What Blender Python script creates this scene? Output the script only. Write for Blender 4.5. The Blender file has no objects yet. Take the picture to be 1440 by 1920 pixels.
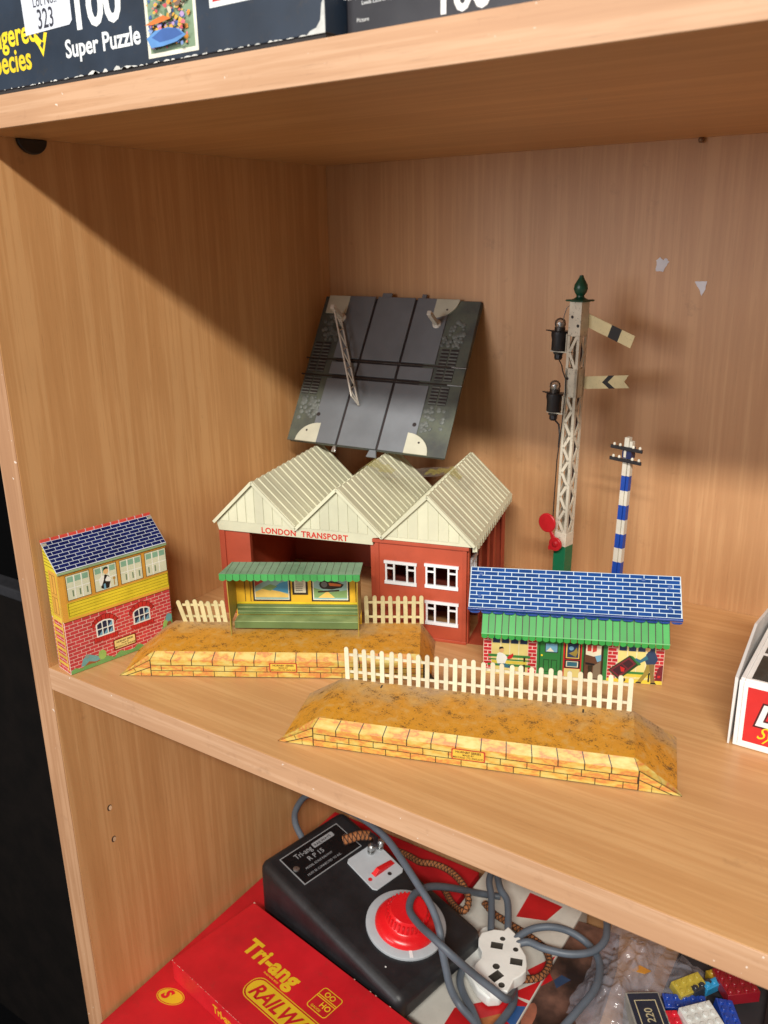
import bpy, bmesh, math, random
from mathutils import Matrix, Vector
random.seed(7)
sc = bpy.context.scene
R = math.radians
MM = 0.001

# ------------------------------------------------------------------ camera
cam = bpy.data.cameras.new('camera'); camo = bpy.data.objects.new('camera', cam)
sc.collection.objects.link(camo); sc.camera = camo
cam.sensor_fit = 'VERTICAL'; cam.sensor_height = 24.0; cam.lens = 1607.25 / 1920 * 24.0
cam.clip_start = 0.01; cam.clip_end = 50
_y, _p, _k = 0.5912957, -0.3091467, -0.0193050
fw = Vector((-math.sin(_y) * math.cos(_p), math.cos(_y) * math.cos(_p), math.sin(_p)))
rt = Vector((math.cos(_y), math.sin(_y), 0)); up = rt.cross(fw)
r2 = rt * math.cos(_k) + up * math.sin(_k); u2 = -rt * math.sin(_k) + up * math.cos(_k)
camo.matrix_world = Matrix(((r2.x, u2.x, -fw.x, .5822856), (r2.y, u2.y, -fw.y, -.3705003), (r2.z, u2.z, -fw.z, .3301457), (0, 0, 0, 1)))
cam.dof.use_dof = True; cam.dof.focus_distance = 0.66; cam.dof.aperture_fstop = 9.0

# ------------------------------------------------------------------ light
w = bpy.data.worlds.new('World'); sc.world = w; w.use_nodes = True
w.node_tree.nodes['Background'].inputs['Color'].default_value = (1.0, 0.97, 0.92, 1)
w.node_tree.nodes['Background'].inputs['Strength'].default_value = 0.20
def area(name, loc, target, sx, sy, power, col):
    l = bpy.data.lights.new(name, 'AREA'); l.shape = 'RECTANGLE'; l.size = sx; l.size_y = sy; l.energy = power; l.color = col
    o = bpy.data.objects.new(name, l); sc.collection.objects.link(o); o.location = loc
    d = (Vector(target) - Vector(loc)).normalized()
    z = -d; x = Vector((1, 0, 0)); x = (x - z * x.dot(z)).normalized(); y = z.cross(x)
    o.matrix_world = Matrix(((x.x, y.x, z.x, loc[0]), (x.y, y.y, z.y, loc[1]), (x.z, y.z, z.z, loc[2]), (0, 0, 0, 1)))
    return o
area('ceiling_tube', (1.15, -1.75, 1.62), (0.3, 0.2, 0.0), 1.4, 0.12, 79, (1.0, 0.96, 0.88))
area('window_light', (-0.7, -3.2, 0.75), (0.4, 0.4, 0.2), 1.6, 1.2, 50, (0.96, 0.96, 0.98))
vs = sc.view_settings; vs.view_transform = 'Standard'; vs.look = 'None'; vs.exposure = 0.04; vs.gamma = 1.0; vs.use_curve_mapping = False

# ------------------------------------------------------------------ materials
def lin(c):
    return tuple((v / 255 / 12.92 if v / 255 <= .04045 else ((v / 255 + .055) / 1.055) ** 2.4) for v in c) + (1.0,)
_M = {}
def base(name):
    m = bpy.data.materials.new(name); m.use_nodes = True; nt = m.node_tree
    return m, nt, nt.nodes['Principled BSDF']
def N(nt, t, **kw):
    n = nt.nodes.new(t)
    for k, v in kw.items():
        if k in n.inputs: n.inputs[k].default_value = v
        else: setattr(n, k, v)
    return n
def ramp(nt, fac, stops):
    r = N(nt, 'ShaderNodeValToRGB'); e = r.color_ramp.elements
    while len(e) < len(stops): e.new(.5)
    for i, (p, c) in enumerate(stops): e[i].position = p; e[i].color = c
    nt.links.new(fac, r.inputs['Fac']); return r
def mixc(nt, fac, a, b):
    m = N(nt, 'ShaderNodeMix', data_type='RGBA')
    for s, v in ((m.inputs['Factor'], fac), (m.inputs['A'], a), (m.inputs['B'], b)):
        if hasattr(v, 'is_linked') or isinstance(v, bpy.types.NodeSocket): nt.links.new(v, s)
        else: s.default_value = v
    return m.outputs['Result']
def pos(nt, scale=(1, 1, 1)):
    g = N(nt, 'ShaderNodeNewGeometry'); mp = N(nt, 'ShaderNodeMapping'); mp.inputs['Scale'].default_value = scale
    nt.links.new(g.outputs['Position'], mp.inputs['Vector']); return mp.outputs['Vector']
def noise(nt, vec, scale, detail=3, rough=.55):
    n = N(nt, 'ShaderNodeTexNoise', Scale=scale, Detail=detail, Roughness=rough); nt.links.new(vec, n.inputs['Vector']); return n.outputs['Fac']
def M(name, rgb, rough=.5, var=.12, scale=60, metal=0, bump=0, alt=None, dirt=0, spec=.5, coat=0):
    """painted, printed or moulded surface: base colour with soft wear variation"""
    if name in _M: return _M[name]
    m, nt, p = base(name); c = lin(rgb)
    v = pos(nt); f = noise(nt, v, scale, 4)
    a = tuple(x * (1 - var) for x in c[:3]) + (1,); b = lin(alt) if alt else tuple(min(1, x * (1 + var)) for x in c[:3]) + (1,)
    col = ramp(nt, f, [(.35, a), (.65, b)]).outputs['Color']
    oi = N(nt, 'ShaderNodeObjectInfo'); hv = N(nt, 'ShaderNodeHueSaturation'); rr_ = N(nt, 'ShaderNodeMapRange'); nt.links.new(oi.outputs['Random'], rr_.inputs['Value'])
    rr_.inputs['To Min'].default_value = .88; rr_.inputs['To Max'].default_value = 1.1; nt.links.new(rr_.outputs['Result'], hv.inputs['Value']); nt.links.new(col, hv.inputs['Color']); col = hv.outputs['Color']
    if dirt:
        f2 = noise(nt, v, scale * 7, 5, .7); d = ramp(nt, f2, [(.58, (0, 0, 0, 1)), (.70, (dirt,) * 3 + (1,))]).outputs['Color']
        col = mixc(nt, d, col, lin((74, 62, 46)))
    nt.links.new(col, p.inputs['Base Color'])
    p.inputs['Metallic'].default_value = metal; p.inputs['Specular IOR Level'].default_value = spec
    p.inputs['Coat Weight'].default_value = coat; p.inputs['Coat Roughness'].default_value = .15
    fr = noise(nt, v, scale * 2.3, 3); mr = N(nt, 'ShaderNodeMapRange'); nt.links.new(fr, mr.inputs['Value'])
    mr.inputs['To Min'].default_value = max(.03, rough - .12); mr.inputs['To Max'].default_value = min(1, rough + .12)
    nt.links.new(mr.outputs['Result'], p.inputs['Roughness'])
    if bump:
        bn = N(nt, 'ShaderNodeBump', Strength=.5, Distance=bump); nt.links.new(noise(nt, v, scale * 5, 4), bn.inputs['Height']); nt.links.new(bn.outputs['Normal'], p.inputs['Normal'])
    _M[name] = m; return m
def wood(name, axis, dark, mid, light, rough=.42, chips=False):
    m, nt, p = base(name)
    lo, hi = (2.6, 60), (45, 800)
    s1 = [hi[0] * 0 + lo[1]] * 3; s1[axis] = lo[0]
    s2 = [hi[1]] * 3; s2[axis] = hi[0]
    s3 = [240] * 3; s3[axis] = 9
    n1 = noise(nt, pos(nt, s1), 1.0, 5, .6); n2 = noise(nt, pos(nt, s2), 1.0, 3, .6); n3 = noise(nt, pos(nt, s3), 1.0, 4, .6)
    ad = N(nt, 'ShaderNodeMath', operation='ADD'); mu = N(nt, 'ShaderNodeMath', operation='MULTIPLY'); mu.inputs[1].default_value = .75
    nt.links.new(n3, mu.inputs[0]); nt.links.new(n1, ad.inputs[0]); nt.links.new(mu.outputs[0], ad.inputs[1])
    col = ramp(nt, ad.outputs[0], [(.50, lin(dark)), (.86, lin(mid)), (1.22, lin(light))]).outputs['Color']
    pf = ramp(nt, n2, [(.60, (0, 0, 0, 1)), (.74, (.22, .22, .22, 1))]).outputs['Color']
    col = mixc(nt, pf, col, lin(tuple(x * .62 for x in dark)))
    nb = noise(nt, pos(nt, (1, 1, 1)), 5.5, 3); hb_ = N(nt, 'ShaderNodeHueSaturation'); mb_ = N(nt, 'ShaderNodeMapRange'); nt.links.new(nb, mb_.inputs['Value']); mb_.inputs['From Min'].default_value = .3; mb_.inputs['From Max'].default_value = .7; mb_.inputs['To Min'].default_value = .91; mb_.inputs['To Max'].default_value = 1.06
    nt.links.new(mb_.outputs['Result'], hb_.inputs['Value']); nt.links.new(col, hb_.inputs['Color']); col = hb_.outputs['Color']
    ns = noise(nt, pos(nt, (1, 1, 1)), 24, 6, .72); sf = ramp(nt, ns, [(.64, (0, 0, 0, 1)), (.76, (.34, .34, .34, 1))]).outputs['Color']; col = mixc(nt, sf, col, lin((112, 80, 54)))
    if chips:
        n4 = noise(nt, pos(nt, (1, 1, 1)), 210, 2, .5); n5 = noise(nt, pos(nt, (1, 1, 1)), 9, 2)
        cf = ramp(nt, n4, [(.735, (0, 0, 0, 1)), (.76, (.85, .85, .85, 1))]).outputs['Color']
        col = mixc(nt, cf, col, lin((236, 222, 208)))
        n6 = noise(nt, pos(nt, (1, 1, 1)), 55, 5, .7); df = ramp(nt, n6, [(.60, (0, 0, 0, 1)), (.75, (.4, .4, .4, 1))]).outputs['Color']
        col = mixc(nt, df, col, lin((150, 110, 84)))
    nt.links.new(col, p.inputs['Base Color']); p.inputs['Roughness'].default_value = rough; p.inputs['Specular IOR Level'].default_value = .35
    bn = N(nt, 'ShaderNodeBump', Strength=.25, Distance=.00025); nt.links.new(n2, bn.inputs['Height']); nt.links.new(bn.outputs['Normal'], p.inputs['Normal'])
    return m
W_SIDE = wood('beech_side', 2, (190, 138, 87), (201, 150, 98), (210, 161, 109))
W_BACK = wood('beech_back', 2, (184, 135, 93), (193, 145, 101), (201, 154, 109))
W_SHELF = wood('beech_shelf', 0, (192, 142, 92), (202, 153, 102), (211, 164, 113), .34)
W_EDGE = wood('edge_band', 0, (182, 137, 103), (194, 150, 115), (204, 162, 128), .45, True)
W_EDGEV = wood('edge_band_upright_dim', 2, (166, 121, 88), (178, 133, 98), (190, 146, 111), .45, True)  # darker copy of the edge wood; its weaker light is put into the colour

def ground_mat():
    m, nt, p = base('tin_print_gravel'); v = pos(nt)
    tc = N(nt, 'ShaderNodeTexCoord'); sp_ = N(nt, 'ShaderNodeSeparateXYZ'); nt.links.new(tc.outputs['Object'], sp_.inputs[0])
    big = noise(nt, v, 30, 5, .65); mid = noise(nt, v, 95, 6, .75); fine = noise(nt, v, 700, 4, .75)
    yy = N(nt, 'ShaderNodeMath', operation='MULTIPLY_ADD'); nt.links.new(sp_.outputs['Y'], yy.inputs[0]); yy.inputs[1].default_value = 9.5; yy.inputs[2].default_value = -.42
    ad = N(nt, 'ShaderNodeMath', operation='ADD'); nt.links.new(big, ad.inputs[0]); nt.links.new(yy.outputs[0], ad.inputs[1])
    c1 = ramp(nt, ad.outputs[0], [(.20, lin((212, 148, 42))), (.40, lin((204, 142, 46))), (.56, lin((188, 146, 86))), (.74, lin((176, 144, 108)))]).outputs['Color']
    f2 = ramp(nt, mid, [(.38, (.75, .75, .75, 1)), (.46, (0, 0, 0, 1))]).outputs['Color']
    c2 = mixc(nt, f2, c1, lin((206, 162, 92)))
    f4 = ramp(nt, mid, [(.54, (0, 0, 0, 1)), (.68, (.6, .6, .6, 1))]).outputs['Color']; c2 = mixc(nt, f4, c2, lin((160, 108, 44)))
    mu = N(nt, 'ShaderNodeMath', operation='MULTIPLY'); nt.links.new(fine, mu.inputs[0]); nt.links.new(mid, mu.inputs[1])
    f3 = ramp(nt, mu.outputs[0], [(.292, (0, 0, 0, 1)), (.345, (.85, .85, .85, 1))]).outputs['Color']
    c3 = mixc(nt, f3, c2, lin((84, 62, 34)))
    nt.links.new(c3, p.inputs['Base Color']); p.inputs['Roughness'].default_value = .6; p.inputs['Specular IOR Level'].default_value = .3
    return m
GROUND = ground_mat()
def stone_mat():
    m, nt, p = base('tin_print_stone'); v = pos(nt)
    n1 = noise(nt, pos(nt, (1, 1, 3.0)), 75, 4, .6)
    c = ramp(nt, n1, [(.36, lin((204, 186, 108))), (.50, lin((202, 164, 74))), (.58, lin((198, 120, 66))), (.64, lin((204, 158, 76)))]).outputs['Color']
    nt.links.new(c, p.inputs['Base Color']); p.inputs['Roughness'].default_value = .33
    return m
STONE = stone_mat()
def matte_film(name, tint, alpha):
    m, nt, p = base(name); n1 = noise(nt, pos(nt, (1, 1, 1)), 120, 3)
    mr = N(nt, 'ShaderNodeMapRange'); nt.links.new(n1, mr.inputs['Value']); mr.inputs['To Min'].default_value = alpha * .55; mr.inputs['To Max'].default_value = alpha * 1.45
    nt.links.new(mr.outputs['Result'], p.inputs['Alpha']); p.inputs['Base Color'].default_value = lin(tint); p.inputs['Roughness'].default_value = .4; p.inputs['Specular IOR Level'].default_value = .2
    return m
def film_mat(name, tint, alpha, rough=.12, gl=.25):
    m = bpy.data.materials.new(name); m.use_nodes = True; nt = m.node_tree; nt.nodes.clear()
    out = N(nt, 'ShaderNodeOutputMaterial'); tr = N(nt, 'ShaderNodeBsdfTransparent'); tr.inputs['Color'].default_value = (1, 1, 1, 1)
    df = N(nt, 'ShaderNodeBsdfDiffuse'); df.inputs['Color'].default_value = lin(tint); gs = N(nt, 'ShaderNodeBsdfGlossy', Roughness=rough)
    mx = N(nt, 'ShaderNodeMixShader'); mx.inputs[0].default_value = alpha; nt.links.new(tr.outputs[0], mx.inputs[1]); nt.links.new(df.outputs[0], mx.inputs[2])
    m2 = N(nt, 'ShaderNodeMixShader'); fr = N(nt, 'ShaderNodeFresnel', IOR=1.5); mu = N(nt, 'ShaderNodeMath', operation='ADD'); mu.inputs[1].default_value = gl * .2
    nt.links.new(fr.outputs[0], mu.inputs[0]); nt.links.new(mu.outputs[0], m2.inputs[0]); nt.links.new(mx.outputs[0], m2.inputs[1]); nt.links.new(gs.outputs[0], m2.inputs[2])
    nt.links.new(m2.outputs[0], out.inputs['Surface']); return m

# ------------------------------------------------------------------ mesh helpers (all coordinates in millimetres)
class MB:
    def __init__(s): s.v = []; s.f = []; s.m = []
    def add(s, vs, fs, mi=0):
        b = len(s.v); s.v += [tuple(x) for x in vs]; s.f += [tuple(b + i for i in f) for f in fs]; s.m += [mi] * len(fs); return s
    def box(s, x0, x1, y0, y1, z0, z1, mi=0, T=None):
        vs = [Vector((x, y, z)) for z in (z0, z1) for y in (y0, y1) for x in (x0, x1)]
        if T: vs = [T @ v for v in vs]
        return s.add(vs, [(0, 2, 3, 1), (4, 5, 7, 6), (0, 1, 5, 4), (2, 6, 7, 3), (0, 4, 6, 2), (1, 3, 7, 5)], mi)
    def prism(s, pts, z0, z1, mi=0, T=None):
        n = len(pts); vs = [Vector((p[0], p[1], z0)) for p in pts] + [Vector((p[0], p[1], z1)) for p in pts]
        if T: vs = [T @ v for v in vs]
        return s.add(vs, [tuple(reversed(range(n))), tuple(range(n, 2 * n))] + [(i, (i + 1) % n, n + (i + 1) % n, n + i) for i in range(n)], mi)
    def bar(s, a, b, r, mi=0, n=8, r2=None):
        return s.tube([a, b], r, mi, n, r2)
    def tube(s, path, r, mi=0, n=10, r2=None):
        P = [Vector(p) for p in path]; rings = []; pn = None
        for i, p in enumerate(P):
            t = (P[min(i + 1, len(P) - 1)] - P[max(i - 1, 0)]).normalized()
            if pn is None: pn = t.orthogonal().normalized()
            pn = (pn - t * pn.dot(t)).normalized(); q = t.cross(pn)
            rr = r if r2 is None else r + (r2 - r) * i / (len(P) - 1)
            rings.append([p + (pn * math.cos(2 * math.pi * k / n) + q * math.sin(2 * math.pi * k / n)) * rr for k in range(n)])
        vs = [v for rg in rings for v in rg]; fs = []
        for i in range(len(P) - 1):
            for k in range(n): fs.append((i * n + k, i * n + (k + 1) % n, (i + 1) * n + (k + 1) % n, (i + 1) * n + k))
        fs += [tuple(reversed(range(n))), tuple(range(len(vs) - n, len(vs)))]
        return s.add(vs, fs, mi)
    def lathe(s, prof, mi=0, n=24, T=None):
        vs = []; fs = []
        for r, z in prof:
            for k in range(n): vs.append(Vector((r * math.cos(2 * math.pi * k / n), r * math.sin(2 * math.pi * k / n), z)))
        if T: vs = [T @ v for v in vs]
        for i in range(len(prof) - 1):
            for k in range(n): fs.append((i * n + k, i * n + (k + 1) % n, (i + 1) * n + (k + 1) % n, (i + 1) * n + k))
        fs += [tuple(reversed(range(n))), tuple(range(len(vs) - n, len(vs)))]
        return s.add(vs, fs, mi)
    def mesh(s, name, mats, smooth=False):
        me = bpy.data.meshes.new(name); me.from_pydata([(x * MM, y * MM, z * MM) for x, y, z in s.v], [], s.f)
        for m in (mats if isinstance(mats, (list, tuple)) else [mats]): me.materials.append(m)
        me.polygons.foreach_set('material_index', s.m)
        bm = bmesh.new(); bm.from_mesh(me); bmesh.ops.recalc_face_normals(bm, faces=bm.faces); bm.to_mesh(me); bm.free()
        if smooth:
            me.polygons.foreach_set('use_smooth', [True] * len(me.polygons)); me.set_sharp_from_angle(angle=R(40))
        return me
def link(name, me, parent=None, T=None):
    o = bpy.data.objects.new(name, me); sc.collection.objects.link(o); o.parent = parent
    if T is not None: o.matrix_basis = T
    return o
def mk(name, mb, mats, parent=None, T=None, smooth=False, bevel=0, seg=2):
    o = link(name, mb.mesh(name, mats, smooth), parent, T)
    if bevel:
        b = o.modifiers.new('bevel', 'BEVEL'); b.width = bevel * MM; b.segments = seg; b.limit_method = 'ANGLE'; b.angle_limit = R(30); b.harden_normals = False
        if seg > 1: o.data.polygons.foreach_set('use_smooth', [True] * len(o.data.polygons)); o.data.set_sharp_from_angle(angle=R(50))
    return o
def fr(o, u, v):
    """frame at o (mm) whose x runs along u and y along v; parent's own axes"""
    u = Vector(u).normalized(); v = Vector(v); v = (v - u * v.dot(u)).normalized(); n = u.cross(v)
    return Matrix(((u.x, v.x, n.x, o[0] * MM), (u.y, v.y, n.y, o[1] * MM), (u.z, v.z, n.z, o[2] * MM), (0, 0, 0, 1)))
def tr(x, y, z=0): return Matrix.Translation((x * MM, y * MM, z * MM))
def thing(name, label, cat, loc=(0, 0, 0), rz=0, group=None, T=None):
    o = bpy.data.objects.new(name, None); sc.collection.objects.link(o); o.empty_display_size = .01
    o.matrix_basis = T if T is not None else Matrix.Translation(Vector(loc) * MM) @ Matrix.Rotation(R(rz), 4, 'Z')
    return tag(o, label, cat, group)
def tag(o, label, cat, group=None):
    o['label'] = label; o['category'] = cat
    if group: o['group'] = group
    return o
def struct(o): o['kind'] = 'structure'; return o
def flat(name, pts, mat, parent, F, layer=.1, th=.1):
    return mk(name, MB().prism(pts, layer - th, layer), mat, parent, F)
def art(name, polys, parent, F, layer=.1):
    """one flat printed picture: polygons (points, material) each lying a hair above the one before"""
    mb = MB(); ms = []
    for i, (pts, mat) in enumerate(polys):
        if mat not in ms: ms.append(mat)
        mb.prism(pts, layer - .06 + i * .012, layer + i * .012, ms.index(mat))
    return mk(name, mb, ms, parent, F)
def rect(x0, x1, y0, y1): return [(x0, y0), (x1, y0), (x1, y1), (x0, y1)]
def rrect(x0, x1, y0, y1, r):
    return [(cx + r * math.cos(a0 + k * math.pi / 10), cy + r * math.sin(a0 + k * math.pi / 10)) for cx, cy, a0 in ((x1 - r, y1 - r, 0), (x0 + r, y1 - r, math.pi / 2), (x0 + r, y0 + r, math.pi), (x1 - r, y0 + r, 1.5 * math.pi)) for k in range(6)]
def circ(x, y, r, n=14, r2=None, a0=0): return [(x + r * math.cos(a0 + 2 * math.pi * k / n), y + (r2 or r) * math.sin(a0 + 2 * math.pi * k / n)) for k in range(n)]
def text(s, size, mat, parent, F, x=0, y=0, bold=0, ax='LEFT', shear=0, sx=1.0, layer=.1, name='lettering', rot=0, sp=1.0, ext=.05):
    c = bpy.data.curves.new(name, 'FONT'); c.body = s; c.size = size * MM; c.align_x = ax; c.align_y = 'BOTTOM_BASELINE'; c.extrude = ext * MM; c.offset = bold * MM; c.shear = shear
    c.space_character = sp; c.resolution_u = 3; c.space_line = .8
    t = bpy.data.objects.new(name, c); sc.collection.objects.link(t)
    me = bpy.data.meshes.new_from_object(t.evaluated_get(bpy.context.evaluated_depsgraph_get()))
    bpy.data.objects.remove(t); bpy.data.curves.remove(c)
    me.materials.clear(); me.materials.append(mat)
    return link(name, me, parent, F @ tr(x, y, layer) @ Matrix.Rotation(rot, 4, 'Z') @ Matrix.Diagonal((sx, 1, 1, 1)))
def courses(name, parent, F, u0, u1, v0, v1, rows, length, gap, mat, layer=.1, shift=.5, skip=None, mats=None):
    """printed courses of bricks or slates, every piece a thin mesh of its own; pieces of one size share their mesh"""
    cache = {}; h = (v1 - v0) / rows
    for r in range(rows):
        x = u0 - (length * shift if r % 2 else 0)
        while x < u1 - .3:
            a, b = max(x, u0) + gap / 2, min(x + length, u1) - gap / 2; x += length
            if b - a < .8: continue
            if skip and skip((a + b) / 2, v0 + (r + .5) * h): continue
            k = round(b - a, 2)
            if k not in cache: cache[k] = MB().box(0, k, 0, h - gap, layer - .1, layer).mesh(name, mat)
            link(name, cache[k], parent, F @ tr(a, v0 + r * h + gap / 2))
def copy_piece(o, T, parent=None):
    c = o.copy(); sc.collection.objects.link(c); c.parent = parent or o.parent; c.matrix_basis = T; return c
I4 = Matrix.Identity(4)

# ------------------------------------------------------------------ the setting: the shelving unit and the dark beside it
side = struct(mk('side_panel', MB().box(-22.9, 0, 0, 404, -470, 900), W_SIDE, None, None, bevel=.5))
mk('edge_band', MB().box(-22.7, -.2, -.7, .2, -470, 900), W_EDGEV, side, None, bevel=.3)
def shelf(z1, th, x0=.05):
    s = struct(mk('shelf', MB().box(x0, 1150, 0, 399.9, z1 - th, z1), W_SHELF, None, None, bevel=.4))
    mk('edge_band', MB().box(x0, 1150, -.7, .25, z1 - th + .15, z1 - .1), W_EDGE, s, None, bevel=.35); return s
mid = shelf(0, 20); upper = shelf(422.5, 19.7); lower = shelf(-423, 20)
back = struct(mk('back_panel', MB().box(-.2, 1150, 400, 404, -470, 900), W_BACK))
DARKPL = M('black_plastic', (30, 26, 25), .4, .2)
mk('connector_cap', MB().prism([(48 + 12.2 * math.cos(a), 402.6 + 10.2 * math.sin(a)) for a in [math.pi + math.pi * k / 16 for k in range(17)]], 0, 3.2), DARKPL, side, Matrix(((0, 0, 1, 0), (1, 0, 0, 0), (0, 1, 0, 0), (0, 0, 0, 1))), bevel=.6)
HOLE = M('hole_shade', (60, 36, 20), .8); CHIP = M('wood_chip', (226, 190, 150), .8)  # dark oval round the pale chip stands in for shade in the hole
for zz in (-160, -194):
    F = fr((0, 38.5, zz), (0, 1, 0), (0, 0, 1))
    o = flat('screw_hole', circ(0, 0, 2.6, 16, 3.2), HOLE, side, F, .06, .05); flat('chip', circ(.7, -.5, 1.8, 12, 2.5), CHIP, o, I4, .12, .05)
mk('shelf_pin', MB().lathe([(.2, -7), (1.9, -6.6), (2.4, -5.2), (2.4, -3.5), (1.4, -3), (1.4, 0)], T=Matrix.Translation((382.7, 400, 401)) @ Matrix.Rotation(R(-90), 4, 'X')), M('bronze_pin', (120, 84, 56), .35, .2, metal=.6), back, None, True)
PAPER = M('white_paper', (226, 226, 232), .8, .06)
def ragged(pts, n=5, amp=.45):
    out = []
    for i, p in enumerate(pts):
        q = pts[(i + 1) % len(pts)]
        for k in range(n): t = k / n; out.append((p[0] + (q[0] - p[0]) * t + random.uniform(-amp, amp), p[1] + (q[1] - p[1]) * t + random.uniform(-amp, amp)))
    return out
fb = fr((0, 399.9, 0), (1, 0, 0), (0, 0, 1))
tag(flat('paper_scrap', ragged([(353, 299), (359.5, 298.5), (361.3, 303.5), (364, 306.5), (361, 309.5), (358, 308), (355.5, 310.5), (352.8, 307.5)]), PAPER, None, fb, .35, .3), 'torn squarish scrap of white paper stuck to the back panel, left of the other', 'paper')
o = tag(flat('paper_scrap', ragged([(386.4, 290.5), (396.4, 290.6), (395.2, 283), (392.8, 278.5), (390.3, 284.5)], 5, .25), PAPER, None, fb, .35, .3), 'triangular scrap of white paper stuck to the back panel, right of the other', 'paper')
flat('smudge', [(391.2, 287.6), (394.6, 287.8), (394.4, 286), (393.6, 286.8)], M('pale_blue_print', (160, 172, 196)), o, fb, .42, .05)
struct(mk('floor', MB().box(-1500, 1400, -900, 1200, -1010, -1000), M('carpet_shade_black', (4, 4, 6), .95, .3, 200, bump=.001, spec=.1)))  # near-black base colour stands in for shade; the lamp would light this floor
struct(mk('wall', MB().box(-1500, -24, 700, 710, -999, 1400), M('wall_shade_black', (2, 2, 3), .9, .3, spec=.1)))  # blackened the same way, so the shade sits in the wall colour
cr = thing('crate', 'dark brown wooden crate left of the shelving, coloured near black for the gloom', 'crate', (-560, 250, -1000))
CR = M('crate_shade_black', (14, 9, 7), .85, .35, 25, dirt=.04, spec=.15)  # brown taken almost to black to paint in the gloom
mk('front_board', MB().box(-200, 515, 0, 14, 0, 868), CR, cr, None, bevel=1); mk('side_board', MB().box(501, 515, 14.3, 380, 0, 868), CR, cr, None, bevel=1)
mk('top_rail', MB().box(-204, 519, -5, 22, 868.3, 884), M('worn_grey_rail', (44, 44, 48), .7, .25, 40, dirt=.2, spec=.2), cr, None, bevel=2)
tag(mk('paper_sliver', MB().prism([(0, 0), (9, 14), (13, 12)], 0, .4), PAPER, None, Matrix.Translation((-.572, .283, -.999)) @ Matrix.Rotation(R(20), 4, 'Z') @ Matrix.Diagonal((1.6, 1.6, 1, 1))), 'thin white paper sliver lying on the dark floor', 'paper')

# ------------------------------------------------------------------ puzzle boxes on the upper shelf
NAVY = M('navy_card', (38, 50, 66), .42, .2, 30, dirt=.25); BLACKC = M('black_card', (26, 24, 30), .4, .2, 30, dirt=.2)
WHITE = M('white_print', (226, 228, 228), .5, .05); YEL = M('yellow_print', (236, 206, 40), .45, .06); WORN = M('worn_card', (206, 206, 202), .85, .12, 200)
REDP = M('red_print', (200, 40, 42), .45, .1)
pb = thing('puzzle_box', 'navy blue puzzle box with white lettering and lot label on the top shelf', 'puzzle box', (3, 3, 422.6))
mk('lid', MB().box(-.6, 300.6, -.8, 205, 2.6, 62), NAVY, pb, None, bevel=.7); mk('tray', MB().box(0, 300, 0, 204, 0, 2.5), M('tray_card', (40, 36, 36), .7), pb)
F = fr((-3, -.8, -422.6), (1, 0, 0), (0, 0, 1))
for i in range(46):   # frayed white card along the lower lid edge and the worn right corner
    x = 44 + 257 * ((i + random.random()) / 46); L = random.uniform(1, 6.5) * (1.8 if 118 < x < 165 else 1); hh = random.uniform(.3, .9) * (2.6 if 120 < x < 160 else 1)
    flat('worn_edge', [(x, 425.3), (x + L, 425.3), (x + L * .8, 425.3 + hh * .7), (x + L * .45, 425.3 + hh), (x + L * .15, 425.3 + hh * .5)], WORN, pb, F, .12, .1)
flat('worn_edge', [(292, 425.3), (303.4, 425.3), (303.4, 441), (301.6, 438), (300.6, 431), (298, 428), (294, 427)], WORN, pb, F, .15, .1)
flat('worn_edge', [(302.2, 441), (303.3, 441), (303.2, 460), (302.6, 455)], WORN, pb, F, .15, .1)
text('Endangered', 18, YEL, pb, F, 84, 449.0, .4, 'RIGHT', sx=.86); text('Species', 18, YEL, pb, F, 76, 434.6, .4, 'RIGHT', sx=.86)
art('emblem', [([(80, 450), (84, 446), (88, 439.5), (94, 452), (91, 452.5), (89, 448), (86.5, 449.5), (84, 452)], YEL), ([(86, 446), (88, 443.5), (90, 447), (88, 448)], NAVY), (circ(85.5, 453.8, 1.4), YEL)], pb, F)
text('100', 31, WHITE, pb, F, 117, 450.4, .85, sx=.96); text('Super Puzzle', 13.4, WHITE, pb, F, 109.2, 436.4, .3, sx=.95)
lab = flat('lot_label', [(74, 452.6), (116, 453.4), (118.5, 455.5), (118.5, 482), (73, 482)], M('label_white', (222, 226, 236), .4, .04), pb, F, .35, .15)
DARKT = M('dark_print', (48, 48, 60), .6); BLKP = M('black_print', (24, 22, 24), .5)
text('Lot No.:', 8.4, DARKT, pb, F, 84, 466.5, .0, sx=.8, layer=.42); text('323', 15, DARKT, pb, F, 86.5, 454.6, .1, sx=.72, layer=.42)
pic = [(rect(180, 218.8, 427.8, 482), M('cream_print', (226, 222, 206))), (rect(182.2, 216.6, 430, 482), M('p_green', (128, 150, 120), .5))]
cols = [(196, 84, 92), (126, 150, 198), (220, 168, 72), (86, 118, 86), (176, 146, 190), (228, 150, 62), (64, 92, 150), (204, 196, 172), (120, 96, 84), (214, 110, 120)]
for i in range(260):
    x, z = random.uniform(184, 214.6), random.uniform(432, 480); r = random.uniform(.5, 2.3)
    pic.append(([(x + r * random.uniform(.5, 1.3) * math.cos(a), z + r * random.uniform(.4, 1.0) * math.sin(a)) for a in [k * .9 for k in range(7)]], M('p_col%d' % (i % 10), cols[i % 10])))
pic += [([(183, 437), (190, 440), (200, 440.6), (208, 439), (213, 435.4), (206, 433), (195, 432), (186, 432)], M('p_sea', (92, 142, 200))), ([(187, 437), (196, 440.5), (206, 439.5), (211, 436), (203, 434.5), (193, 434)], M('p_whale', (60, 96, 160))), ([(182.5, 443.5), (190, 445.5), (197, 446.6), (203, 444.5), (196, 443.6), (188, 443)], M('p_orange', (214, 116, 54)))]
art('picture', pic, pb, F)
art('price_panel', [(rect(228.6, 304 - 22, 446, 482), WHITE), (rect(231, 304 - 24, 448.6, 482), REDP)], pb, F)
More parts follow.
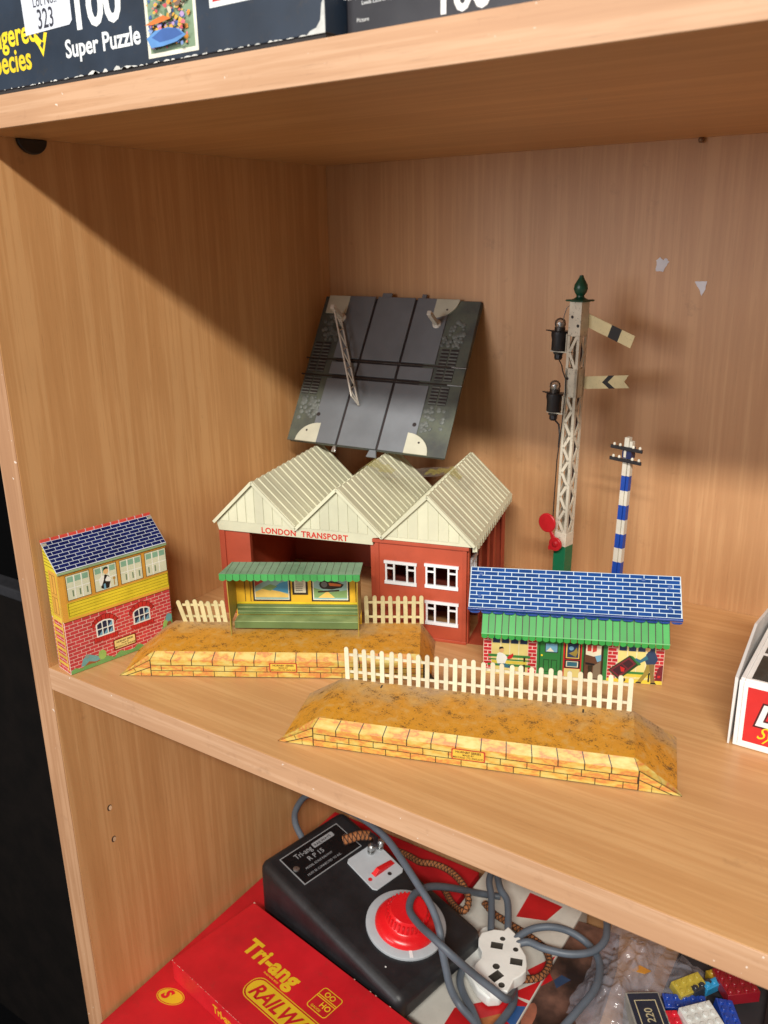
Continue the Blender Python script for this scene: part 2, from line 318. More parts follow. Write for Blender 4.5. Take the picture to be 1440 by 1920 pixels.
pb2 = thing('puzzle_box', 'black puzzle box with small copyright print, right of the navy one', 'puzzle box', (307.5, 16, 422.6))
mk('lid', MB().box(-.6, 330, -.8, 210, .3, 70), BLACKC, pb2, None, bevel=.7)
F = fr((-307.5, -.8, -422.6), (1, 0, 0), (0, 0, 1))
text('100', 22, WHITE, pb2, F, 356.5, 427.8, .5, sx=.9)
text('Copyright ©1991 Waddingtons Games Ltd', 2.5, WHITE, pb2, F, 327, 441, 0, 'CENTER'); text('Leeds LS26 8HG, England', 2.5, WHITE, pb2, F, 329, 437.6, 0, 'CENTER'); text('Picture', 2.5, WHITE, pb2, F, 313, 430.4)
art('emblem', [([(336, 446), (343, 446), (340.5, 438.6), (339, 440)], YEL)], pb2, F)
text('Photograph ©', 2.2, WHITE, pb2, F, 398, 429); art('emblem', [([(408, 429), (430, 429), (430, 440), (414, 436)], WHITE)], pb2, F)

# ------------------------------------------------------------------ tin platforms
CREAMF = M('cream_fence', (222, 214, 186), .4, .06, 90, dirt=.25); OLDF = M('aged_cream_fence', (210, 200, 152), .42, .08, 90, dirt=.3)
LINE = M('black_line', (48, 38, 24), .45); PLQ = M('plaque_yellow', (222, 180, 70), .4); PLR = M('plaque_red', (176, 58, 40), .4); TXT = M('plaque_text', (60, 40, 24), .5)
def picket_mesh(h, w, mat):
    pts = [(-w / 2, 0), (w / 2, 0), (w / 2, h - w / 2)] + [(w / 2 * math.cos(a), h - w / 2 + w / 2 * math.sin(a)) for a in [math.pi * k / 6 for k in range(1, 6)]] + [(-w / 2, h - w / 2)]
    return MB().prism(pts, 0, .7).mesh('picket', mat)
def fence(parent, u0, u1, n, y, z, h, mat, w=3.2, lean=0, rails=(.2, .72), bend=None):
    me = picket_mesh(h, w, mat); f0 = fr((0, y, z), (1, 0, 0), (0, 0, 1)) @ Matrix.Rotation(R(lean), 4, 'X')
    fo = mk('fence', MB().box(u0 - 1, u1 + 1, h * rails[0], h * rails[0] + 2.0, -.75, -.1), mat, parent, f0)
    mk('rail', MB().box(u0 - 1, u1 + 1, h * rails[1], h * rails[1] + 2.0, -.75, -.1), mat, fo, I4)
    for i in range(n):
        a = bend(i) if bend else random.gauss(0, .012)
        link('picket', me, fo, tr(u0 + (u1 - u0) * i / (n - 1) + random.uniform(-.25, .25), random.uniform(-.3, .3)) @ Matrix.Rotation(a, 4, 'Z') @ Matrix.Rotation(random.gauss(0, .018), 4, 'X'))
def platform(label, loc, rz, L=213.0, er=26.5):
    t = thing('station_platform', label, 'toy platform', loc, rz, 'tinplate station platforms')
    T, B, D, H, Fh, e = 5.0, 62.0, 67.0, 20.0, 14.7, 26.5
    body = MB(); z0 = .4
    P = [(-e, 0, z0), (L + er, 0, z0), (L + er, D, z0), (-e, D, z0), (0, 0, Fh), (L, 0, Fh), (3, T, H), (L - 3, T, H), (L - 3, B, H), (3, B, H), (-e + 3, 3.5, z0 + 1.2), (L + er - 3, 3.5, z0 + 1.2), (-e + .5, D, z0 + .6), (L + er - .5, D, z0 + .6)]
    body.add(P, [(0, 1, 5, 4), (6, 7, 8, 9), (4, 5, 7, 6), (0, 4, 6, 10), (5, 1, 11, 7), (10, 6, 9, 3), (7, 11, 2, 8), (9, 8, 2, 3)], 0)
    body.m[-8:] = [1, 0, 1, 2, 2, 0, 0, 0]
    o = mk('deck', body, [GROUND, LINE, STONE], t, None)
    # coping stones folded over the front edge
    n = 13; w_ = L / n
    for i in range(n):
        x0, x1 = i * w_ + .35, (i + 1) * w_ - .35; g = .12
        s = 3 - i * 6 / n; s2 = 3 - (i + 1) * 6 / n
        mb = MB(); dz, dy = (H - Fh), T; nl = math.hypot(dz, dy); ny, nz = -dz / nl * g, dy / nl * g
        mb.add([(x0, -g, 10.3), (x1, -g, 10.3), (x1, -g, Fh), (x0, -g, Fh), (x1 + s2, T + ny, H + nz), (x0 + s, T + ny, H + nz)], [(0, 1, 2, 3), (3, 2, 4, 5)])
        mb.add([(x0, 0, 10.3), (x1, 0, 10.3), (x1, 0, Fh), (x0, 0, Fh), (x1 + s2, T, H), (x0 + s, T, H)], [(0, 1, 2, 3), (3, 2, 4, 5)])
        mk('coping_stone', mb, STONE, t)
    F = fr((0, 0, 0), (1, 0, 0), (0, 0, 1))
    courses('brick', t, F, 0, L, .5, 10.0, 2, 17.0, .55, STONE, .12)
    for s in (-1, 1):    # stones of the sloping ends
        if s > 0 and er < 20: continue
        X = (lambda x: x) if s < 0 else (lambda x: L - x)
        S1 = MB(); pts = [[(-.5, 13.9), (-.5, 8.4), (-12.3, 4.0), (-13.6, 7.0)], [(-14.0, 6.8), (-12.7, 3.8), (-21.0, .7), (-25.6, .6)], [(-.5, 7.7), (-.5, .6), (-8, .6), (-8, 4.9)], [(-8.4, 4.7), (-8.4, .6), (-19.4, .6)]]
        for q in pts: mk('ramp_stone', MB().prism([(X(a), b) for a, b in q], .02, .12), STONE, t, F)
        for a, b in ((0, .5), (.53, 1)):
            def sl(k, side):
                return ((-e * k, 0 - .1, Fh * (1 - k) + .5 * k + .5), (3 + (-e) * k * 1.0, T * (1 - k) + 3.5 * k - .1, H * (1 - k) + 1.6 * k + .7))[side]
            q = [sl(a, 0), sl(b, 0), sl(b, 1), sl(a, 1)]; q = [(X(x), y, z) for x, y, z in q]
            mk('ramp_coping', MB().add(q, [(0, 1, 2, 3)]).add([(x, y + .1, z - .15) for x, y, z in q], [(0, 1, 2, 3)]), STONE, t)
    rr = rrect
    pl = flat('maker_plaque', rr(95.5, 117.7, 5.2, 13.4, 1.2), PLR, t, F, .22); flat('panel', rr(96.4, 116.8, 6.0, 12.6, .8), PLQ, pl, I4, .3, .1)
    text('HORNBY SERIES', 2.35, TXT, pl, I4, 106.6, 10.4, .04, 'CENTER', layer=.34); text('MADE BY', 1.8, TXT, pl, I4, 106.6, 8.5, .02, 'CENTER', layer=.34); text('MECCANO LTD. ENGLAND', 1.95, TXT, pl, I4, 106.6, 6.55, .02, 'CENTER', layer=.34, sx=.84)
    return t
fp = platform('yellow brick tin station platform in front with a white picket fence along its back', (255.5, 24.3, 0), 18.6)
fence(fp, 6, 207, 31, 61.6, 19.6, 26.2, CREAMF)
SLOT = M('slot_dark', (40, 32, 24), .6)
ft = fr((0, 0, 20.0), (1, 0, 0), (0, 1, 0))
for u, y in ((33, 53), (176, 52)): flat('tab_slot', rect(u, u + 1.2, y, y + 4.5), SLOT, fp, ft, .08, .06)
rp = platform('yellow brick tin station platform behind, carrying the green roofed shelter', (83.9, 34.3, 0), 30.0, 217, 9.0)
fence(rp, 12, 47, 7, 61, 19.6, 22.0, OLDF, 3.6, lean=9, bend=lambda i: R(11) if i == 0 else R(5.5 - .5 * i))
fence(rp, 168.5, 214.5, 8, 61, 19.6, 25.4, OLDF, 3.4)

# ------------------------------------------------------------------ shelter standing on the rear platform
GRN = M('green_tin', (70, 158, 84), .38, .12, 40, dirt=.2); GRND = M('dull_green_tin', (100, 142, 112), .45, .18, 30, dirt=.25, alt=(122, 156, 128)); OLIVE = M('olive_tin', (132, 138, 70), .45, .2, 30, alt=(176, 150, 60), dirt=.4)
OCHRE = M('ochre_tin', (214, 168, 44), .4, .1); 
sh = thing('platform_shelter', 'small green roofed waiting shelter with posters and bench on the rear platform', 'shelter', T=rp.matrix_basis @ tr(58, 30, 20.2))
mk('back_wall', MB().box(0, 106, 28, 28.8, 0, 55), OCHRE, sh)
for x in (0, 105.4):
    mk('side_wall', MB().prism([(5, 0), (7, 24), (9, 46), (7, 52), (28, 56), (28, 0), (18, 0), (16, 13), (12, 13)] if False else [(3.5, 0), (9.5, 12), (27.8, 14), (27.8, 55.4), (1.5, 55.4), (1.5, 40), (3, 20)], x, x + .7), OLIVE, sh, Matrix(((0, 0, 1, 0), (1, 0, 0, 0), (0, 1, 0, 0), (0, 0, 0, 1))))
roof = MB().add([(-5, -1, 56.6), (108.5, -1, 56.6), (108.5, 26, 56.4), (-.5, 26, 56.4), (-5, -1, 55.8), (108.5, -1, 55.8), (108.5, 26, 55.6), (-.5, 26, 55.6)], [(0, 1, 2, 3), (4, 7, 6, 5), (0, 4, 5, 1), (1, 5, 6, 2), (2, 6, 7, 3), (3, 7, 4, 0)])
ro = mk('roof', roof, GRND, sh)
fr_ = fr((-5, -1, 56.6), (1, 0, 0), (0, 27, -.2))
for i in range(1, 20): flat('seam', rect(i * 5.65 - .18, i * 5.65 + .18, .3, 26.6), LINE, ro, fr_, .1, .08)
sc_w = 113.5 / 20
val = [(0, 0)] ; val = []
for i in range(20):
    q = [(.12, 6.2), (.12, 1.5)] + [(.12 + (sc_w - .35) * (k / 6), 1.5 - 1.2 * math.sin(math.pi * k / 6)) for k in range(1, 6)] + [(sc_w - .23, 1.5), (sc_w - .23, 6.2)]
    mk('valance_board', MB().prism(q, 0, .5), GRN, ro, fr((-5 + i * sc_w, -1.2, 50.3), (1, 0, 0), (0, 0, 1)))
mk('valance_strip', MB().box(-5, 108.5, -1.1, -.6, 51.8, 55.7), LINE, ro)
BEN = M('bench_green', (128, 146, 92), .42, .12, 60, alt=(150, 164, 108)); BEND = M('bench_dark', (98, 120, 70), .45, .1)
bn = mk('bench', MB().box(1, 105, 14, 27.6, 7.0, 8.2), BEN, sh, None, bevel=.4)
mk('seat_front', MB().box(1, 105, 13.6, 14.0, 2.2, 7.8), BEND, bn); 
for i in range(5): mk('slat', MB().box(1, 105, 26.4 - i * .15, 27.6, 9.0 + i * 1.9, 10.5 + i * 1.9), BEN if i % 2 else BEND, bn, None, bevel=.25)
F = fr((0, 27.9, 0), (1, 0, 0), (0, 0, 1))
flat('dado', rect(1, 105, 18.4, 19.6), M('bright_yellow', (222, 200, 40), .4), sh, F, .12)
for x in (8, 12.6, 101.5): flat('plank_line', rect(x, x + .5, 20.2, 46), LINE, sh, F, .14)
PSKY = M('poster_sky', (140, 176, 170), .35); PBLU = M('poster_blue', (66, 142, 178), .35); PSAND = M('poster_sand', (226, 188, 96), .35); PRED = M('poster_red', (196, 70, 58), .35); PGRN = M('poster_green', (120, 152, 96), .35); PBLK = M('poster_black', (38, 36, 34), .35); PCRM = M('poster_cream', (226, 218, 190), .4)
def poster(x0, x1, y0, y1, polys): art('poster', [(rect(x0 - 2, x1 + 2, y0 - 2, y1 + 2), PBLK), (rect(x0 - .7, x1 + .7, y0 - .7, y1 + .7), PCRM), (rect(x0, x1, y0, y1), PSKY)] + polys, sh, F, .2)
poster(17, 45, 22.6, 47, [([(17, 24), (45, 24), (45, 27), (36, 30), (26, 33), (17, 29)], PSAND), ([(17, 34), (24, 38), (27, 44), (23, 47), (17, 47)], PRED), ([(30, 31), (45, 28), (45, 39), (38, 37)], PBLU), ([(22, 32), (30, 36), (36, 34), (30, 30)], PGRN), ([(33, 41), (44, 41.6), (44, 43), (33, 42.4)], PBLU)])
poster(66.5, 94.5, 22.6, 47, [([(66.5, 24), (94.5, 24), (94.5, 31), (80, 29), (66.5, 33)], PGRN), ([(70, 24), (84, 24), (78, 30)], PSAND), (circ(75.5, 36, 4.2), PBLK), ([(75, 40), (86, 38.5), (92, 36), (90, 33.2), (82, 31.5), (75, 32)], PBLK), ([(79, 37.6), (90, 36.2), (89, 34.4), (80, 34.8)], M('loco_orange', (206, 110, 54))), (circ(75.5, 36, 2.6), M('loco_grey', (110, 112, 110))), ([(70, 30), (88, 31.4), (88, 30), (70, 28.6)], LINE), ([(68, 44), (80, 41), (82, 45), (70, 46.6)], PCRM)])
NOT = [(rect(48.5, 61.5, 26.5, 47), PBLK), (rect(50.2, 59.8, 28.4, 47), PCRM)] + [(rect(51.4, 58.6 - random.uniform(0, 1.5), 30 + k * 1.7, 30.7 + k * 1.7), M('notice_grey', (120, 116, 104))) for k in range(9)]
art('notice', NOT, sh, F, .2)

# ------------------------------------------------------------------ tin signal box against the side panel
BRK = M('red_brick_print', (196, 62, 68), .38, .1, 90); MORT = M('mortar_print', (232, 200, 184), .4, .05); SLATE = M('navy_slate', (18, 28, 84), .42, .2, 60, spec=.25); SLM = M('slate_mortar', (206, 214, 222), .35, .05)
YB = M('yellow_board', (228, 206, 52), .38, .1); OB = M('orange_board', (222, 162, 66), .38, .08); BL = M('board_line', (74, 56, 10), .5); ARCH = M('arch_red', (196, 44, 44), .38, .1); DBL = M('pane_navy', (26, 40, 72), .3, .2); LBL = M('pane_blue', (112, 164, 188), .3); GLS = M('window_pale', (214, 218, 190), .35, .06); SHD = M('blind_green', (132, 176, 150), .35); WF = M('white_frame_print', (236, 238, 230), .4, .03)
GRS = M('grass_print', (110, 160, 92), .4, .1); TEA = M('bush_teal', (108, 160, 160), .4); BRN = M('bush_brown', (150, 92, 52), .4); SKIN = M('skin_print', (222, 178, 120), .4)
sb = thing('signal_box', 'tin signal box with navy slate roof standing against the side panel', 'toy building', (27.3, .9, .3), 78.7)
Wd, Dp, He, Hr = 95.0, 21.0, 88.0, 108.0
mk('front_wall', MB().box(0, Wd, 0, .5, 0, He), MORT, sb, None, bevel=.2)
SIDE = Matrix(((0, 0, 1, 0), (1, 0, 0, 0), (0, 1, 0, 0), (0, 0, 0, 1)))
for x in (0, Wd - .5): mk('side_wall', MB().prism([(.6, 0), (Dp, 0), (Dp, Hr - .6), (.6, He - .4)], x, x + .5), MORT, sb, SIDE)
F = fr((0, 0, 0), (1, 0, 0), (0, 0, 1))
def inwin(u, v): return (25 < u < 41.5 and 23 < v < 38) or (58.5 < u < 75 and 23 < v < 38) or (39 < u < 59 and 8 < v < 16)
courses('brick', sb, F, 0, Wd, .6, 45.4, 15, 7.3, .5, BRK, .12)
flat('lower_rail', rect(0, Wd, 45.4, 47.8), OB, sb, F, .14); flat('rule', rect(0, Wd, 45.2, 45.7), BL, sb, F, .2)
bd = flat('cladding', rect(0, Wd, 47.8, 61), YB, sb, F, .14)
for k in range(4): flat('board', rect(5.6, 94.4, 49.9 + k * 2.55, 52.15 + k * 2.55), YB, bd, I4, .28); 
flat('board_gap', rect(5.2, 94.8, 49.6, 60.2), BL, bd, I4, .18)
flat('window_band', rect(0, Wd, 60.9, 86.6), OB, sb, F, .16); flat('gutter', rect(0, Wd, 85.4, 86.4), BL, sb, F, .24); flat('corner_post', rect(0, 4.4, 45.7, 85.3), OB, sb, F, .22)
for i, u in enumerate((6.2, 29.5, 52.3, 75.2)):
    w0 = 19.2
    polys = [(rect(u - .5, u + w0 + .5, 62.6, 83.6), BL), (rect(u, u + w0, 63, 83.2), GLS)]
    for k in range(3): polys.append((rect(u + .9 + k * 6.2, u + 5.9 + k * 6.2, 77.6, 82.2), SHD))
    for k in range(1, 3): polys.append((rect(u + k * 6.2 - .1, u + k * 6.2 + .6, 63, 83.2), WF))
    polys += [(rect(u, u + w0, 72.2, 72.8), WF)]
    if i != 1:
        for k in range(3 - (i == 3)): x = u + 4 + k * 6 - (2 if i == 3 else 0); polys.append((rect(x, x + 1.1, 65.4, 70.6), M('lever_green', (112, 134, 104))))
    else:
        polys += [([(34.2, 65), (35.2, 71), (36, 74.6), (39, 75.6), (42, 73.5), (42.6, 68.5), (41, 63.6), (36.5, 63.6)], BLKP), ([(33, 72), (35.6, 75.2), (38, 75), (37, 71), (35, 67), (33.6, 67)], WF), ([(40.5, 74), (43.5, 71), (42.2, 68.8), (38.6, 69.8), (38.4, 71.2)], WF), (circ(39.6, 78.4, 2.2, 12, 2.6), SKIN), ([(37.2, 79), (38, 81.4), (40, 82), (41.6, 81), (41.8, 79.8), (39.4, 80.2)], BLKP), ([(36.5, 63.6), (38.3, 63.6), (38.2, 68), (36.6, 68)], LBL), (rect(45.5, 46.3, 64.6, 70), M('lever_ochre', (180, 140, 70))), (circ(46, 70.6, 1.2), M('lever_ochre', (180, 140, 70)))]
    art('window', polys, sb, F, .3)
for i in range(9):
    mk('gutter_stud', MB().prism(circ(3 + i * 11, 85.7, .9, 8), 0, .45), BL, sb, F)
for u in (25.4, 58.9):   # arched lower windows
    a = [(u, 24), (u + 15.6, 24), (u + 15.6, 35.2), (u + 13, 36.8), (u + 7.8, 37.8), (u + 2.6, 36.8), (u, 35.2)]
    b = [(u + 1.1, 25.1), (u + 14.5, 25.1), (u + 14.5, 34.6), (u + 12.4, 35.9), (u + 7.8, 36.7), (u + 3.2, 35.9), (u + 1.1, 34.6)]
    polys = [(a, WF), (b, DBL)]
    for x0, y0 in ((u + 6.2, 25.2), (u + 10.6, 25.2), (u + 11, 31), (u + 2, 25.2)): polys.append(([(x0, y0), (x0 + 3.4, y0), (x0 + 3.4, y0 + 4.2), (x0 + 1.6, y0 + 2.2)], LBL))
    polys += [(rect(u + 5.1, u + 5.9, 25, 36.4), WF), (rect(u + 9.7, u + 10.5, 25, 36.4), WF), (rect(u + 1, u + 14.6, 30.2, 31.0), WF)]
    wo = art('window', polys, sb, F, .2)
    for k in range(7):   # arch bricks
        t0 = math.pi * (.86 - k * .72 / 7); t1 = math.pi * (.86 - (k + 1) * .72 / 7) + .05; cx, cy = u + 7.8, 29.0
        q = [(cx + 11.0 * math.cos(t) * .95, cy + 9.4 * math.sin(t)) for t in (t0, t1)] + [(cx + 13.6 * math.cos(t) * .95, cy + 13.4 * math.sin(t)) for t in (t1, t0)]
        flat('arch_brick', q, ARCH, wo, I4, .24 if k != 3 else .3)
    flat('arch_line', [(cx + 10.8 * math.cos(t) * .95, cy + 9.2 * math.sin(t)) for t in [math.pi * (.87 - .74 * q / 10) for q in range(11)]] + [(cx + 14 * math.cos(t) * .95, cy + 13.8 * math.sin(t)) for t in [math.pi * (.13 + .74 * q / 10) for q in range(11)]], M('deep_red', (120, 24, 26), .4), wo, I4, .18, .08)
    for k in range(10): flat('sill_brick', rect(u - 2.4 + k * 2.06, u - .6 + k * 2.06, 20.4, 23.6), ARCH, wo, I4, .24)
    flat('sill_line', rect(u - 2.8, u + 18.6, 20.0, 23.9), M('deep_red', (120, 24, 26), .4), wo, I4, .16)
pl = flat('maker_plaque', rrect(38.5, 59.3, 7.4, 17, 1), M('deep_red', (120, 24, 26), .4), sb, F, .2); flat('panel', rrect(39.6, 58.2, 8.4, 16, .8), M('plaque_cream', (226, 206, 130), .4), pl, I4, .3)
text('HORNBY SERIES', 2.2, TXT, pl, I4, 48.9, 13.3, .03, 'CENTER', layer=.34, sx=.98); text('MADE BY', 1.6, TXT, pl, I4, 48.9, 11.4, .01, 'CENTER', layer=.34); text('MECCANO LTD. ENGLAND', 1.8, TXT, pl, I4, 48.9, 9.2, .02, 'CENTER', layer=.34, sx=.84)
gr = [([(.3, .2), (94.6, .2), (94.6, 4.6)] + [(94 - k * 3.1, 3.4 + 1.4 * math.sin(k * 1.3) + (1.2 if k % 3 else 0)) for k in range(30)] + [(.3, 3.2)], GRS)]
gr += [([(9, 4), (11, 9.5), (15, 13), (19, 11), (23, 9), (28, 5.4), (20, 3.6)], TEA), (circ(28, 8.0, 3.6, 9, 4.4), M('bush_lime', (150, 186, 96), .4)), ([(12, 3.6), (16, 6.4), (21, 4.4), (26, 3.6)], BRN), (circ(15, 11.2, 1.7, 9), M('bush_grey', (130, 150, 140), .4)),
       ([(84, 3), (84.5, 12), (87, 18), (90, 22), (94.6, 23), (94.6, 3)], GRS), (circ(91.5, 20, 3, 9, 4), TEA), (circ(88, 15, 2.6, 9, 3.4), M('bush_lime', (150, 186, 96), .4)), (circ(91.5, 13, 2.6, 9, 3.6), BRN), (circ(87, 8, 2.8, 9, 3), TEA)]
art('shrubs', gr, sb, F, .26)
# roof of printed slates
sl = math.hypot(Dp + 1.2, Hr - He)
rf = mk('roof', MB().box(-.7, Wd + .7, 0, sl, -.5, 0), SLM, sb, fr((0, -1.2, He), (1, 0, 0), (0, Dp + 1.2, Hr - He)))
courses('slate', rf, I4, -.6, Wd + .6, .5, sl - .6, 9, 8.4, .48, SLATE, .12)
rd = mk('ridge_tile', MB().box(-.6, Wd + .6, -.3, .9, 0, 2.6), M('ridge_red', (214, 76, 66), .38), sb, tr(0, Dp, Hr - .6))
for k in range(1, 13): mk('joint', MB().box(k * 7.4 - .25, k * 7.4 + .25, -.4, 1.0, .1, 2.75), SLM, rd)
mk('gutter_lip', MB().box(-.7, Wd + .7, -1.8, -1.0, He - 2.2, He - .5), M('gutter_green', (150, 178, 130), .4), sb, None, bevel=.3)
for x in (1.2, Wd - 1.2): mk('roof_tab', MB().prism(rrect(x - 2, x + 2, sl - 3.8, sl - 1.6, .8), .12, .5), M('tin_tab', (206, 206, 190), .3, metal=.5), rf)
# left side: ladder, door, boards
F = fr((0, Dp, 0), (0, -1, 0), (0, 0, 1))
flat('boarding', [(0, 46), (Dp, 46), (Dp, He - 1), (0, Hr - 1)], YB, sb, F, .1)
courses('side_brick', sb, F, .3, Dp - .3, .6, 45, 14, 7.3, .65, BRK, .12)
for k in range(14): flat('board_line', rect(.2, 4.6, 50 + k * 2.6, 50.4 + k * 2.6), BL, sb, F, .16)
for k in range(6): flat('board_line', [(.3, 90 + k * 2.7), (max(1, Dp - 3.5 - k * 3), 90 + k * 2.7), (max(1, Dp - 3.9 - k * 3), 90.4 + k * 2.7), (.3, 90.4 + k * 2.7)], BL, sb, F, .16)
dr = flat('door', rect(5.4, 17.5, 48.6, 87), OB, sb, F, .18)
for a, b, c, d in ((7, 11, 68, 84), (12, 16, 68, 84), (7, 11, 51, 65), (12, 16, 51, 65)): flat('door_panel', rect(a, b, c, d), BL, dr, I4, .22); flat('door_panel', rect(a + .35, b - .35, c + .35, d - .35), OB, dr, I4, .28)
LAD = M('ladder_ochre', (214, 176, 70), .4)
for k in range(7): flat('rung', rect(3.4, 18.4, 6 + k * 6.4, 8.4 + k * 6.4), LAD, sb, F, .26)
for x in (2.4, 17.8): flat('stile', rect(x, x + 1.5, 2.6, 58), LAD, sb, F, .34)
flat('corner', rect(18.6, Dp, 46, He - 1), OB, sb, F, .14)

# ------------------------------------------------------------------ plastic bus depot
RED = M('brick_red_plastic', (173, 75, 50), .5, .1, 30, bump=.00012, dirt=.14); CRM = M('cream_plastic', (212, 211, 183), .45, .06, 30, dirt=.05, bump=.00005); WPL = M('white_plastic', (232, 234, 236), .4, .03); INT = M('depot_inside', (110, 44, 32), .7, .1)
dp = thing('bus_depot', 'red plastic bus depot with three cream ridged gable roofs', 'toy building', (270.8, 214.1, .1), 14.5)
X0, XV1, XV2, X1, DD, ZE, ZA = -232, -152.3, -72.6, 7, 153, 91, 130
FR = fr((0, 0, 0), (1, 0, 0), (0, 0, 1))
# walls
mk('front_pier', MB().box(-228, -200, 1.2, 6, 0, 82), RED, dp, None, bevel=.4); mk('pier_strip', MB().box(-230, -224.5, -.4, 5.5, 0, 81.9), RED, dp, None, bevel=.3)
mk('side_wall', MB().box(-229, -225, 6.3, 147, 0, 89), RED, dp, None, bevel=.3); mk('back_wall', MB().box(-229, 2, 147.2, 150.5, 0, 89), RED, dp, None, bevel=.3)
mk('inner_wall', MB().box(-80, -77.2, 2.5, 147, 0, 88), RED, dp, None, bevel=.3); mk('door_pier', MB().box(-84.5, -80.2, .8, 4.5, 0, 82), RED, dp, None, bevel=.3)
wins = [(-71, -43.6, 50.2, 67.4), (-35.2, -7.4, 50.6, 68.4), (-35.0, -7.2, 17.0, 35.0)]
def wall_with_holes(x0, x1, z0, z1, y0, y1, holes):
    xs = sorted({x0, x1} | {h[0] for h in holes} | {h[1] for h in holes}); zs = sorted({z0, z1} | {h[2] for h in holes} | {h[3] for h in holes}); mb = MB()
    for i in range(len(xs) - 1):
        for j in range(len(zs) - 1):
            cx, cz = (xs[i] + xs[i + 1]) / 2, (zs[j] + zs[j + 1]) / 2
            if not any(h[0] < cx < h[1] and h[2] < cz < h[3] for h in holes): mb.box(xs[i], xs[i + 1], y0, y1, zs[j], zs[j + 1])
    return mb
def welded(o):
    bm = bmesh.new(); bm.from_mesh(o.data); bmesh.ops.remove_doubles(bm, verts=bm.verts, dist=1e-6)
    seen = {}
    for f in bm.faces: seen.setdefault(tuple(sorted(v.index for v in f.verts)), []).append(f)
    bmesh.ops.delete(bm, geom=[f for k in seen.values() if len(k) > 1 for f in k], context='FACES_ONLY'); bmesh.ops.recalc_face_normals(bm, faces=bm.faces); bm.to_mesh(o.data); bm.free(); return o
welded(mk('office_front', wall_with_holes(-79.8, -.3, 0, 85.5, 0, 2.2, wins), RED, dp))
for x0, x1 in ((-79.9, -76.4), (-3.4, .2)): mk('corner_strip', MB().box(x0, x1, -1.0, -.05, 0, 84.6), RED, dp, None, bevel=.25)
mk('cornice', MB().box(-82, 2.2, -2.0, 1.8, 85.0, 88.0), RED, dp, None, bevel=.3); mk('plinth', MB().box(-80.5, .6, -1.4, -.05, 0, 2.6), RED, dp, None, bevel=.25)
def window_frame(x0, x1, z0, z1, F, sill=True):
    mb = MB(); w = x1 - x0
    mb.box(x0 - .6, x1 + .6, z0 - 2.0 if sill else z0, z0 + .9, -.8, 1.3); mb.box(x0 - .9, x1 + .9, z1 - .6, z1 + 1.9, -.8, 1.5)
    for x in (x0, x0 + w * .26, x1 - w * .26 - 1.5, x1 - 1.5): mb.box(x, x + 1.5, z0 + .9, z1 - .6, -.6, .8)
    for a, b in ((x0 + 1.5, x0 + w * .26), (x1 - w * .26, x1 - 1.5)): mb.box(a, b, z0 + (z1 - z0) * .66, z0 + (z1 - z0) * .66 + 1.4, -.6, .7)
    return mk('window_frame', mb, WPL, dp, F)
for a in wins[:3]: window_frame(*a, FR)
mk('office_floor', MB().box(-77, -4, 3, 60, 40, 42), INT, dp); mk('office_partition', MB().box(-77, -4, 60.5, 62, 0, 86), INT, dp)
# right-hand wall with a window and a doorway
FS = fr((0, 0, 0), (0, 1, 0), (0, 0, 1))
sw = [(14, 34, 50, 70), (112, 124, 0, 62)]
o = welded(mk('side_wall', wall_with_holes(2.3, 147, 0, 85.5, -2.4, 0, sw), RED, dp, FS))
for y in (1.6, 44, 78, 104, 141): mk('pilaster', MB().box(y, y + 5, 0, 84.8, .05, 1.6), RED, dp, FS, bevel=.25)
window_frame(*sw[0], FS)
mk('cornice', MB().box(2, 149, 85.0, 88.0, -.5, 2.4), RED, dp, FS, bevel=.3)
